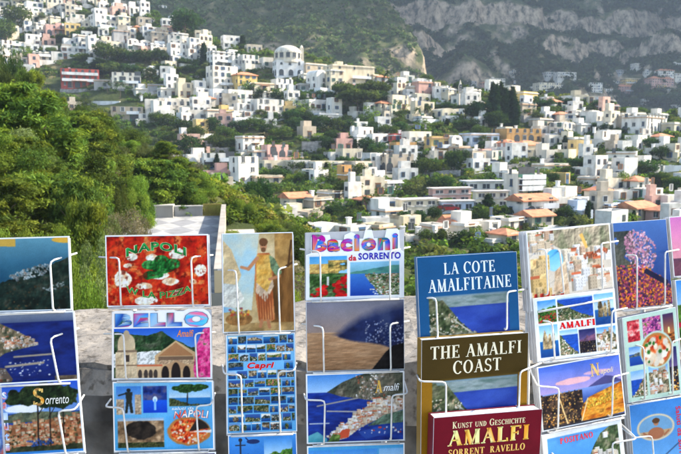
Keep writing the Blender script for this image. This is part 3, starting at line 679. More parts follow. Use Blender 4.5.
# far shaded houses across the valley
for a in [(546,559,71,78,'W','f'),(558,575,71,79,'W','f'),(538,560,81,94,'C','f'),(585,601,81,93,'W','f'),(573,588,93,104,'C','f'),(587,594,95,104,'C','f'),(593,601,95,102,'W','f'),(634,644,62,72,'W','f'),
          (659,673,68,77,'W','h'),(651,673,76,86,'P','h'),(657,666,84,91,'O','f'),(619,641,84,94,'P','h'),(625,641,77,86,'Y','f'),(600,615,98,107,'G','f'),(491,504,77,87,'W','f'),(467,476,80,87,'G','f'),
          (601,619,106,112,'P','f'),(638,648,83,90,'P','f'),(674,684,72,84,'W','f'),(618,628,69,75,'G','f'),(512,522,70,75,'W','f'),(668,680,88,96,'C','f'),(545,553,98,104,'W','f'),(556,566,84,91,'W','f'),(576,584,80,86,'C','f'),(604,612,88,94,'W','f'),(612,620,80,86,'W','f'),(642,652,98,104,'W','f'),(656,666,95,101,'W','h'),(628,636,99,105,'C','f'),(670,680,104,110,'W','f'),(646,654,70,75,'W','f'),(530,538,86,91,'W','f'),(564,572,98,103,'W','f'),(672,682,62,69,'W','f'),(606,613,73,78,'C','f')]:
    H_(*a, yaw=random.uniform(2, 16))

# ------------------------------------------------------------------ the large buildings
def part_box(root, nm, x0, x1, y0, y1, z0, z1, rgb, par=0.5, plain=False):
    mb = MB(); (mb.box(x0, x1, y0, y1, z0, z1) if plain else mb.roofbox(x0, x1, y0, y1, z0, z1, par)); o = mb.build(nm, [PLASTER, ROOFMAT], root); o.color = (*rgb, 1); return o
def special(name, px0, px1, yb, yaw, desc, cat, landmark):
    G, s = place_root(name, px0, px1, yb); root = empty(name, tuple(G), R_(yaw)); tag(root, None, cat); return root, s, G
# domed church
root, s, G = special('church', 278, 303, 77, 20, '', 'church', None)
WH = (0.72, 0.71, 0.68); CR = (0.68, 0.62, 0.50)
W, D, H = 31 * s / 1.1, 15 * s, 16 * s
part_box(root, 'nave', -W / 2, W / 2, 0, D, -6, H, WH)
windows(root, W, D, 0.5, 2, H / 2, 'f', random.Random(5), ('arch', 'plain'), col_w=3.0, door=False, skip=.05); windows(root, W, D, .5, 2, H / 2, 'l', random.Random(6), ('arch',), door=False)
dr = 13.4 * s; mb = MB(); cy_ = D * .75
mb.lathe([(dr, H - .6), (dr, H + 7.6 * s), (dr * 1.04, H + 7.7 * s), (dr * 1.04, H + 8.3 * s), (dr * .98, H + 8.4 * s)], 32, 0, (0.5 * s, cy_)); o = mb.build('drum', [PLASTER], root); o.color = (*CR, 1)
mb = MB(); mb.lathe([(dr * .98 * math.cos(t), H + 8.35 * s + dr * .56 * math.sin(t)) for t in np.linspace(0, 1.57, 12)], 32, 0, (0.5 * s, cy_)); o = mb.build('dome', [PLASTER], root, True); o.color = (*CR, 1)
for k in range(6):
    a = R_(-160 + k * 28); o = link('window', WINM['arch'], root); o.location = (0.5 * s + dr * math.cos(a), cy_ + dr * math.sin(a), H + 3.0 * s); o.rotation_euler.z = a + math.pi / 2; o.scale = (1.5, 3, 2.4); o.color = (.3, .3, .3, 1)
mb = MB(); tx = W / 2 - 0.2 * s; mb.box(tx - 1.9 * s, tx + 1.6 * s, D * .4, D * .4 + 3 * s, H - .5, H + 13 * s); mb.box(tx - 2.2 * s, tx + 1.9 * s, D * .4 - .3 * s, D * .4 + 3.3 * s, H + 13 * s, H + 13.5 * s)
mb.lathe([(1.5 * s, H + 13.5 * s), (1.3 * s, H + 15 * s), (0.05, H + 16.5 * s)], 12, 0, (tx - .15 * s, D * .4 + 1.5 * s)); o = mb.build('belfry', [PLASTER], root); o.color = (*CR, 1)
rec = dict(o=root, px=291, py=60, desc='cream domed church with drum and slender belfry on the ridge', noun='church', cls='building', lm='the domed church', full=True); PLANTS.append(rec); FOOT.append((G[0], G[1] + 8, 14))

# the long school-like block with flat roofs
def long_block(px0, px1, yt, yb, yaw, c, fl, desc, lm=None, name='school_building', front_only=False, depth=0.3, cw=3.0):
    root, s, G = special(name, px0, px1, yb, yaw, '', 'building', None)
    ya = R_(yaw); W = (px1 - px0) * s / (math.cos(ya) + depth * abs(math.sin(ya))); D = W * depth; H = (yb - yt) * s; rgb = PAL[c][0]
    part_box(root, 'wall', -W / 2, W / 2, 0, D, -5, H, rgb, 0.35)
    rf = MB(); rf.box(-W / 2 - .3, W / 2 + .3, -.3, D + .3, H - .12, H + .12); o = rf.build('roof', [ROOFMAT], root); o.color = (0.62, 0.56, 0.50, 1) if c != 'W' else (.74, .73, .71, 1)
    n = max(3, int(W / cw)); fh = H / fl
    for f in range(fl):
        for i in range(n):
            o = link('window', WINM['plain'], root); o.location = (-W / 2 + (i + .5) * W / n, 0, f * fh + fh * .32); o.scale = (W / n * .55, 1.5, fh * .42); o.color = (.6, .6, .58, 1)
        mb = MB(); mb.box(-W / 2 - .08, W / 2 + .08, -.12, -.004, f * fh + fh * .12, f * fh + fh * .2); o = mb.build('string_course', [PLASTER], root); o.color = (*WH, 1)
    for i in range(3):
        o = link('window', WINM['plain'], root); o.location = (-W / 2, D * (i + .5) / 3, fh * .3); o.rotation_euler.z = -math.pi / 2; o.scale = (1.6, 1.5, fh * .42); o.color = (.6, .6, .58, 1)
    rec = dict(o=root, px=(px0 + px1) / 2, py=(yt + yb) / 2, desc=desc, noun='building', cls='building', lm=lm, full=bool(lm)); PLANTS.append(rec); FOOT.append((G[0], G[1] + D / 2, W * .45))
    return root
long_block(398, 441, 199, 216, 24, 'C', 2, 'long cream two-storey school-like block with pinkish flat roof', 'the cream school block', cw=3.6)
long_block(430, 474, 188, 203, 20, 'P', 2, 'long pale pink two-storey block joined behind the cream school block', 'the long pink block', depth=.22, cw=3.4)
long_block(440, 476, 201, 213, 14, 'S', 1, 'low bluish white block with a row of square windows below the long pink block', 'the low white school wing', cw=3.0)
long_block(464, 508, 181, 192, 16, 'W', 1, 'white flat-roofed top storey with broad pale roof standing over a cream base', 'the white-roofed school top', depth=.34, cw=3.2)
long_block(474, 510, 191, 208, 14, 'C', 2, 'cream two-storey wing with rows of windows beneath the white-roofed school top', 'the cream school wing', depth=.24, cw=3.2)

# chapel-like house with crossed orange gable roofs
root, s, G = special('villa', 440, 473, 234, 24, '', 'villa', None)
W, D, H = 21 * s, 13 * s, 14 * s
part_box(root, 'wall', -W / 2, W / 2, 0, D, -4, H, CR, plain=True); part_box(root, 'wing', -W / 2 - 6 * s, -W / 2 + 6 * s, -8 * s, D * .6, -4, H * .85, CR, plain=True)
tiled_roof(W, D, H + .03, rise=5 * s).build('roof', [TILE], root)
r2 = tiled_roof(D * .6 + 8 * s, 12 * s, 0, rise=4 * s); o = r2.build('wing_roof', [TILE], root); o.rotation_euler.z = math.pi / 2; o.location = (-W / 2 + 6 * s, (-8 * s + D * .6) / 2, H * .85 + .03)
windows(root, W, D, 0, 2, H / 2.1, 'f', random.Random(9), ('arch',), col_w=4)
PLANTS.append(dict(o=root, px=456, py=222, desc='cream villa with two crossed bright orange tiled gable roofs', noun='villa', cls='building', lm='the crossed-roof villa', full=True)); FOOT.append((G[0], G[1] + 5, 12))
# slim church spire
root, s, G = special('spire', 457, 464, 98, 10, '', 'spire', None)
mb = MB(); mb.box(-1.5 * s, 1.5 * s, 0, 3 * s, -3, 11 * s); o = mb.build('shaft', [PLASTER], root); o.color = (*CR, 1)
mb = MB(); mb.lathe([(1.9 * s, 11 * s), (1.2 * s, 14 * s), (.05, 18 * s)], 8, 0, (0, 1.5 * s)); o = mb.build('cap', [PLASTER], root); o.color = (*CR, 1)
o = link('opening', WINM['arch'], root); o.location = (0, 0, 7 * s); o.scale = (1.2, 2, 2.4); o.color = (.3, .3, .3, 1)
PLANTS.append(dict(o=root, px=460, py=88, desc='small slender cream spire rising from roofs on the ridge', noun='spire', cls='building', lm='the slender spire', full=True))

# pool, awning
def flat_pool(px, py, w, d, label, name='swimming_pool', c=(0.10, 0.42, 0.62), yaw=10, h=0.5):
    G = ground_at(px, py); root = empty(name, tuple(G + np.array([0, 0, .9])), R_(yaw))
    mb = MB(); t = .4
    mb.box(-w / 2 - t, w / 2 + t, -t, 0, -4, h); mb.box(-w / 2 - t, w / 2 + t, d, d + t, -4, h); mb.box(-w / 2 - t, -w / 2, 0, d, -4, h); mb.box(w / 2, w / 2 + t, 0, d, -4, h)
    o = mb.build('pool_rim', [PLASTER], root); o.color = (.7, .69, .66, 1)
    mb = MB(); mb.box(-w / 2, w / 2, 0, d, -3.9, h - .15); mb.build('pool_water', [mat('pool_water', c, .08, .15, .5, spec=.5)], root)
    tag(root, label, 'pool'); FOOT.append((G[0], G[1], w)); return root
p_ = flat_pool(675, 171, 5.5, 9, 'bright blue swimming pool on a terrace below the big white palace')
p2 = flat_pool(102, 105, 12, 2.5, 'long narrow turquoise pool on the terrace below the red hotel', c=(0.02, 0.26, 0.26), yaw=4)

# retaining walls: stone bands that carry the terraces
def band(x0, y0, x1, y1, h, label):
    a, b = ground_at(x0, y0), ground_at(x1, y1); dv = Vector(b - a); L = dv.length; root = empty('retaining_wall', tuple(a), math.atan2(dv.y, dv.x))
    s = a[1] / FPX; hh = h * s; n = max(2, int(L / 1.5)); mb = MB(); dz = dv.z
    for i in range(n):
        t0, t1 = i / n, (i + 1) / n; q = hh * (1 + 0.10 * random.uniform(-1, 1))
        mb.add([(L * t0, 0, dz * t0 - 3), (L * t1, 0, dz * t1 - 3), (L * t1, .7, dz * t1 - 3), (L * t0, .7, dz * t0 - 3), (L * t0, 0, dz * t0 + q), (L * t1, 0, dz * t1 + q), (L * t1, .7, dz * t1 + q), (L * t0, .7, dz * t0 + q)],
               [(0, 3, 2, 1), (4, 5, 6, 7), (0, 1, 5, 4), (1, 2, 6, 5), (2, 3, 7, 6), (3, 0, 4, 7)])
    mb.build('masonry', [STONE], root); tag(root, None, 'wall', 'stone terrace walls of the town')
    PLANTS.append(dict(o=root, px=(x0 + x1) / 2, py=(y0 + y1) / 2, desc='grey rubble-stone', noun='retaining wall', cls='wall', lm=None))
for b in [(256,95,332,95,3),(508,172,560,164,7),(560,164,578,158,7),(160,84,199,80,5),(178,147,226,146,6),(186,154,230,152,5),(302,152,322,152,11),(60,92,140,92,3),(96,60,158,62,4),(430,178,460,176,6),(462,172,512,168,4),
          (290,205,325,186,5),(560,178,600,180,4),(588,182,628,178,5),(120,70,135,68,5),(210,126,250,128,4),(396,128,430,126,3),(440,126,480,126,3),(300,140,322,138,3),(355,188,395,196,4),(640,206,681,204,3)]:
    band(b[0], b[1], b[2], b[3], b[4], '')

# the hillside road that carries the cars
def road(pts, w):
    P = [ground_at(px, py) for px, py in pts]; mb = MB(); n = len(P)
    zs = np.convolve([P[0][2]] + [p[2] for p in P] + [P[-1][2]], [.25, .5, .25], 'valid') + .3
    for i in range(n - 1):
        a, b = P[i], P[i + 1]
        mb.add([(a[0], a[1], zs[i]), (b[0], b[1], zs[i + 1]), (b[0], b[1] + w, zs[i + 1]), (a[0], a[1] + w, zs[i])], [(0, 1, 2, 3)], 0)
        mb.add([(a[0], a[1], zs[i] - 4), (b[0], b[1], zs[i + 1] - 4), (b[0], b[1], zs[i + 1] + .7), (a[0], a[1], zs[i] + .7), (b[0], b[1] + .3, zs[i + 1] + .7), (a[0], a[1] + .3, zs[i] + .7), (b[0], b[1] + .3, zs[i + 1]), (a[0], a[1] + .3, zs[i])], [(0, 1, 2, 3), (3, 2, 4, 5), (5, 4, 6, 7)], 1)
    tag(mb.build('road', [ROADM, STONE]), kind='structure')
ROADM = mat('road_asphalt', (.10, .098, .095), .9, .25, 1.5)
road([(424, 175), (440, 172.5), (456, 170.5), (472, 169.5), (488, 168.5), (504, 168)], 6)
road([(540, 164), (552, 163), (564, 162), (576, 160), (588, 157)], 6)
road([(590, 196), (602, 194), (614, 192), (626, 189), (640, 185)], 5)
road([(244, 97), (262, 96), (280, 95.5), (298, 95.5), (316, 95), (334, 94)], 5)

# parked cars on the hillside roads
def car(px, py, c, yaw):
    G = ground_at(px, py); root = empty('parked_car', tuple(G + np.array([0, 0, .35])), R_(yaw)); m = WOOD
    mb = MB(); mb.prism([(-2, .3), (2, .3), (2.05, .75), (1.15, .9), (.55, 1.4), (-1.1, 1.42), (-1.75, .95), (-2.05, .85)], -.85, .85); o = mb.build('body', [m], root); o.color = (*c, 1)
    mb = MB(); mb.prism([(1.02, .93), (.52, 1.33), (-1.02, 1.35), (-1.55, .97)], -.87, .87); mb.build('window_band', [GLASS], root)
    for sx in (-1.25, 1.25):
        for sy in (-.8, .8):
            w = MB(); w.tube([(sx, sy - .1, .32), (sx, sy + .1, .32)], .32, 12); w.build('wheel', [IRON], root)
    tag(root, None, 'car', 'cars parked along the hillside road'); PLANTS.append(dict(o=root, px=px, py=py, desc={0: 'dark', 1: 'white', 2: 'red', 3: 'silver'}[CC.index(c)], noun='parked car', cls='car', lm=None))
CC = [(0.03, 0.035, 0.05), (0.7, 0.7, 0.7), (0.4, 0.03, 0.03), (0.35, 0.36, 0.38)]
for px, py, k, y in [(464,168,3,10),(471,167.5,1,12),(478,167,0,8),(485,166.5,1,14),(492,166,3,8),(548,162,1,14),(556,161,3,18),(564,160,1,20),(448,213,2,12),(431,204,0,30),(600,193,3,20),(612,190,1,20)]: car(px, py, CC[k], y)

# ------------------------------------------------------------------ beyond the three hundred nearest houses: the many small ones that fill the town, as one mass
def infill_houses():
    g = random.Random(31); V = []; F = []; C = []; put = []
    foot = np.array(FOOT)
    def box(o, ca, sa, x0, x1, y0, y1, z0, z1, c, top=None):
        b = len(V)
        for z in (z0, z1):
            for x, y in ((x0, y0), (x1, y0), (x1, y1), (x0, y1)): V.append((o[0] + x * ca - y * sa, o[1] + x * sa + y * ca, o[2] + z)); C.append(c)
        F.extend([(b, b + 1, b + 5, b + 4), (b + 1, b + 2, b + 6, b + 5), (b + 2, b + 3, b + 7, b + 6), (b + 3, b, b + 4, b + 7), (b + 4, b + 5, b + 6, b + 7)])
    tries = 0
    while len(put) < 160 and tries < 9000:
        tries += 1; px = g.uniform(-10, 700); Y = math.sqrt(g.uniform(112 ** 2, 352 ** 2)); x = (px - CXP) / FPX * Y
        yr = float(np.interp(px, YRx, YRy))
        if Y > 330 - (yr - 20) * 1.05 - 3: continue
        if px < 180 and Y < 225 or (Y < 205 and g.random() < .55): continue
        z = float(height(x, Y)); qx, qy = to_px((x, Y, z))
        if float(fbm(px / 42, qy / 20, 88, 3)) < .45 and not (px < 260 and qy < 62): continue
        if hides_something(qx, qy, 12, 14): continue
        r = g.uniform(4.2, 7.6) * (.55 + .45 * Y / 290)
        d = np.hypot(foot[:, 0] - x, foot[:, 1] - Y)
        if (d < foot[:, 2] * .66 + r * .42).any(): continue
        if any((x - a) ** 2 + (Y - b) ** 2 < (.62 * (r + c)) ** 2 for a, b, c in put): continue
        put.append((x, Y, r)); FOOT.append((x, Y, r * .55))
        yaw = R_(g.uniform(18, 46)); ca, sa = math.cos(yaw), math.sin(yaw); o = (x, Y, z); W = r; D = r * g.uniform(.45, .65); H = g.choice([2.9, 3.0, 3.1, 3.2, 5.6, 5.8]) * g.uniform(.92, 1.05) * (.6 + .4 * Y / 290)
        k = g.random(); base = (.71, .68, .62) if k < .62 else (.66, .58, .44) if k < .78 else (.5, .43, .33) if k < .88 else (.6, .38, .30) if k < .95 else (.66, .47, .2)
        vf = g.uniform(.84, 1.05); c = tuple(min(.8, q * vf) for q in base); rc = g.choice([(.62, .6, .57), (.55, .48, .4), (.45, .22, .12), (.66, .64, .6)])
        box(o, ca, sa, -W / 2, W / 2, 0, D, -4, H, c)
        for a in ((-W / 2, W / 2, 0, .25), (-W / 2, W / 2, D - .25, D), (-W / 2, -W / 2 + .25, .25, D - .25), (W / 2 - .25, W / 2, .25, D - .25)): box(o, ca, sa, *a, H, H + .45, c)
        box(o, ca, sa, -W / 2 + .25, W / 2 - .25, .25, D - .25, H, H + .06, rc)
        if g.random() < .5: w2 = W * g.uniform(.35, .6); xx = g.uniform(-1, 1) * (W - w2) / 2.2; box(o, ca, sa, xx - w2 / 2, xx + w2 / 2, D * .4, D * .95, H + .06, H + g.uniform(1.8, 2.9), c)
        if g.random() < .6: tw = W * g.uniform(.9, 1.5); td = g.uniform(1.8, 3.5); tc = g.choice([c, (.34, .31, .27), (.7, .69, .66)]); zt = g.uniform(-1.4, .1); box(o, ca, sa, -tw / 2, tw / 2, -td, -.02, -5, zt + .1, tc); box(o, ca, sa, -tw / 2, tw / 2, -td, -td + .2, zt + .1, zt + .95, tc)
        nf = max(1, int(round(H / 2.7))); fh = H / nf
        for f in range(nf):
            n = max(1, int(W / 2.1))
            for i in range(n):
                if g.random() < .15: continue
                wx = -W / 2 + (i + .5) * W / n; ww = g.uniform(.38, .55); z0 = f * fh + (.05 if f == 0 and g.random() < .4 else fh * .34); z1 = f * fh + fh * .78
                if z1 > H - .1: continue
                sc = g.choice([(.7, .7, .68), (.06, .13, .10), (.2, .1, .05), (.1, .17, .27)])
                box(o, ca, sa, wx - ww - .12, wx + ww + .12, -.05, .01, z0 - .1, z1 + .1, sc); box(o, ca, sa, wx - ww, wx + ww, -.08, .0, z0, z1, (.06, .065, .07))
            for i in range(max(1, int(D / 2.6))):
                wy = (i + .5) * D / max(1, int(D / 2.6)); z1 = f * fh + fh * .78
                if z1 < H - .1 and g.random() < .6: box(o, ca, sa, -W / 2 - .05, -W / 2 + .02, wy - .45, wy + .45, f * fh + fh * .36, z1, (.06, .065, .07))
    m, nt, b = nodes('small_house_plaster'); at_ = nt.nodes.new('ShaderNodeAttribute'); at_.attribute_name = 'Col'; tc = nt.nodes.new('ShaderNodeTexCoord'); n = nt.nodes.new('ShaderNodeTexNoise'); n.inputs['Scale'].default_value = .8; n.inputs['Detail'].default_value = 6
    r_ = nt.nodes.new('ShaderNodeValToRGB'); r_.color_ramp.elements[0].position = .32; r_.color_ramp.elements[0].color = (.68, .66, .62, 1); r_.color_ramp.elements[1].position = .6; mx = nt.nodes.new('ShaderNodeMix'); mx.data_type = 'RGBA'; mx.blend_type = 'MULTIPLY'; mx.inputs[0].default_value = 1
    L = nt.links; L.new(tc.outputs['Object'], n.inputs['Vector']); L.new(n.outputs['Fac'], r_.inputs[0]); L.new(at_.outputs['Color'], mx.inputs[6]); L.new(r_.outputs[0], mx.inputs[7]); L.new(mx.outputs[2], b.inputs['Base Color']); b.inputs['Roughness'].default_value = .9; b.inputs['Specular IOR Level'].default_value = .15
    o = link('small_town_houses', mesh_np('small_town_houses', V, F, m, np.array(C))); tag(o, kind='stuff'); print('infill', len(put))
# ------------------------------------------------------------------ tiled terrace below the parapet, at the edge of the wooded hill
TZ = EYE - 4.85
troot = empty('roof_terrace', (-8.7, 50.0, TZ), R_(9.6)); tag(troot, 'roof terrace with pale diamond paving and low walls below the wooded slope', 'terrace')
def diamond_mat():
    m, nt, b = nodes('diamond_paving'); L = nt.links; N = nt.nodes.new
    tc = N('ShaderNodeTexCoord'); mp = N('ShaderNodeMapping'); mp.inputs['Rotation'].default_value = (0, 0, R_(45)); mp.inputs['Scale'].default_value = (0.9, 0.42, 1)
    mp.vector_type = 'POINT'; sc = N('ShaderNodeMapping'); sc.inputs['Scale'].default_value = (0.75, 0.30, 1); L.new(tc.outputs['Object'], sc.inputs[0])
    mp.inputs['Scale'].default_value = (1, 1, 1); L.new(sc.outputs[0], mp.inputs[0])
    ck = N('ShaderNodeTexChecker'); ck.inputs['Scale'].default_value = 1.0; ck.inputs['Color1'].default_value = (0.36, 0.355, 0.34, 1); ck.inputs['Color2'].default_value = (0.235, 0.235, 0.24, 1)
    L.new(mp.outputs[0], ck.inputs['Vector'])
    n = N('ShaderNodeTexNoise'); n.inputs['Scale'].default_value = 1.5; n.inputs['Detail'].default_value = 6; L.new(tc.outputs['Object'], n.inputs['Vector'])
    r = N('ShaderNodeValToRGB'); r.color_ramp.elements[0].color = (.75, .74, .72, 1); r.color_ramp.elements[0].position = .35; r.color_ramp.elements[1].position = .6; L.new(n.outputs['Fac'], r.inputs[0])
    mx = N('ShaderNodeMix'); mx.data_type = 'RGBA'; mx.blend_type = 'MULTIPLY'; mx.inputs[0].default_value = 1; L.new(ck.outputs[0], mx.inputs[6]); L.new(r.outputs[0], mx.inputs[7])
    L.new(mx.outputs[2], b.inputs['Base Color']); b.inputs['Roughness'].default_value = .9; return m
TW = 5.9; TD = 28
mb = MB(); mb.box(-TW, 0, -TD, 0, -9, -.02); o = mb.build('building_wall', [PLASTER], troot); o.color = (.30, .28, .24, 1)
mb = MB(); mb.box(-TW + .02, -.02, -TD + .02, -.02, -.02, 0.0); mb.build('paving', [diamond_mat()], troot)
def tpart(nm, x0, x1, y0, y1, z0, z1, c):
    mb = MB(); mb.box(x0, x1, y0, y1, z0, z1); o = mb.build(nm, [PLASTER], troot); o.color = (*c, 1)
tpart('low_wall', -3.75, -1.72, -.30, 0, .002, .72, (.36, .35, .33)); tpart('low_wall_cap', -3.8, -1.68, -.36, .06, .722, .80, (.55, .53, .48))
tpart('planter', -5.1, -3.8, -1.1, -.05, .002, .85, (.36, .34, .30)); tpart('planter_cap', -5.16, -3.76, -1.16, .0, .852, .93, (.55, .53, .48))
mb = MB()
for i in range(14): mb.box(-1.66 + i * .1, -1.60 + i * .1, -.16, -.10, .05, .82)
mb.box(-1.68, -.32, -.2, -.06, .82, .9); mb.box(-1.68, -.32, -.2, -.06, .003, .05)
o = mb.build('railing', [PLASTER], troot); o.color = (.36, .28, .07, 1)
tpart('side_wall', -.30, 0, -TD, 0.0, .002, .78, (.66, .50, .30)); tpart('side_wall_cap', -.31, .02, -TD, .02, .782, .84, (.34, .31, .27))
mb = MB(); mb.box(.15, 2.0, -7.5, -2.5, -7, -.8); o = mb.build('lower_roof', [PLASTER], troot); o.color = (.42, .39, .34, 1)

# ------------------------------------------------------------------ trees of the near slope
NEAR = []
def near_tree(px, ytop, Y, kind, wid, desc, hmin=2.2):
    T = at(px, ytop, Y); g = float(height(T[0], Y)); h = max(hmin, T[2] - g); base = T[2] - h
    s = wid * Y / FPX
    big = 2 if Y < 75 else 1
    o = tree(kind, (T[0], Y, min(base, T[2] - h) - 0.1), h * 1.04, s if kind != 'pine' else s * 1.0, big)
    tag(o, None, 'bush' if 'bush' in o.name else 'tree', 'trees and bushes on the slope below the parapet')
    PLANTS.append(dict(o=o, px=px, py=ytop + 12, desc=desc, noun='bush' if 'bush' in o.name else 'tree', cls='near', lm=None)); return o
PN = 'yellow-green feathery'; OK = 'dark dense rounded'; BU = 'mid green leafy'; OL = 'grey-green soft'
for a in [(-18,58,66,'oak',42,OK),(10,64,66,'oak',40,OK),(30,74,64,'pine',40,PN),(54,94,62,'pine',40,PN),(80,102,62,'oak',30,OK),(98,114,64,'oak',28,OK),(14,44,78,'oak',26,OK),(-4,40,80,'oak',26,OK),
          (2,88,54,'oak',46,OK),(26,94,54,'pine',48,PN),(54,102,52,'pine',52,PN),(80,112,52,'pine',52,PN),(104,118,56,'oak',36,OK),(122,132,58,'bush',34,BU),(138,140,60,'bush',30,BU),
          (10,122,46,'olive',50,OL),(44,112,45,'pine',62,PN),(78,118,44,'pine',66,PN),(104,142,46,'pine',46,PN),(126,150,50,'olive',36,OL),(150,148,62,'oak',22,OK),(160,160,56,'bush',34,BU),(178,172,58,'bush',34,BU),(142,164,50,'bush',32,BU),
          (-6,150,36,'bush',56,BU),(28,150,36,'olive',58,OL),(62,146,35,'pine',74,PN),(94,160,36,'pine',58,PN),(196,182,60,'bush',34,BU),(214,190,62,'bush',36,BU),(232,198,64,'bush',36,BU),
          (6,186,27,'bush',60,BU),(40,186,27,'olive',60,OL),(74,182,27,'pine',70,PN),(100,190,28,'olive',40,OL),(126,194,34,'dry',46,'grey bare dry'),(150,184,56,'bush',30,BU),(168,186,55,'bush',30,BU),(186,188,55,'bush',30,BU),
          (204,190,54,'bush',30,BU),(222,200,54,'bush',32,BU),(-4,216,18,'bush',60,BU),(30,218,18,'bush',64,BU),(66,216,18,'bush',70,BU),(92,226,17,'olive',56,OL),(74,262,10,'bush',60,BU),(96,268,10,'bush',56,BU),(118,222,24,'dry',40,'grey bare dry'),(60,238,13,'bush',50,BU),
          (246,200,70,'bush',36,BU),(262,208,76,'bush',34,BU),(236,222,40,'bush',40,BU),(256,224,52,'bush',44,BU),(280,222,66,'bush',36,BU),(298,252,40,'bush',40,BU),(298,270,22,'bush',50,BU),(300,232,80,'bush',30,BU),(20,140,72,'pine',40,PN),(-10,110,44,'oak',60,OK),(48,128,40,'pine',60,PN),(16,206,22,'bush',60,BU),(52,200,22,'bush',56,BU),(112,176,38,'oak',34,OK),(134,170,42,'bush',40,BU),(86,206,20,'pine',60,PN),(-20,180,30,'oak',70,OK),(20,232,14,'olive',70,OL),(-15,238,12,'bush',70,BU),(42,240,11,'bush',60,BU),(108,250,13,'bush',44,BU),(66,150,58,'pine',50,PN),(158,176,50,'olive',30,OL),(190,176,66,'oak',30,OK),(120,158,46,'pine',44,PN)]:
    near_tree(*a)
g_ = random.Random(5); made = 0
while made < 80:
    px = g_.uniform(-15, 300); Y = g_.uniform(16, 66); x = (px - CXP) / FPX * Y; a = R_(9.6); u = (x + 8.7) * math.cos(a) + (Y - 50) * math.sin(a); v = -(x + 8.7) * math.sin(a) + (Y - 50) * math.cos(a)
    if -TW - 1.2 < u < 2.6 and -42 < v < .8: continue
    z = float(height(x, Y)); k = g_.choice(['bush', 'bush', 'olive', 'oak', 'pine', 'dry']) if g_.random() < .85 else 'pine'; h = g_.uniform(1.3, 3.0) * (1.6 if k in ('pine', 'oak') else 1)
    qx, qy = to_px((x, Y, z + h)); lim = float(np.interp(qx, [0, 60, 100, 150, 185, 205, 250, 300], [68, 98, 116, 130, 150, 170, 196, 226]))
    if qy < lim or qy > 330 or (Y < 50 and 128 < qx < 250 and qy < 240): continue
    o = tree(k, (x, Y, z - .2), h * 1.05, h * g_.uniform(1.0, 1.6), 2)
    tag(o, None, 'bush' if 'bush' in o.name else 'tree', 'trees and bushes on the slope below the parapet'); PLANTS.append(dict(o=o, px=qx, py=qy + 8, desc={'bush': BU, 'olive': OL, 'oak': 'small dark rounded', 'pine': 'young feathery yellow-green', 'dry': 'dry greyish'}[k], noun='bush' if 'bush' in o.name else 'tree', cls='near', lm=None)); made += 1
o = near_tree(258, 178, 88, 'dark', 46, 'large dark round-crowned', 6)

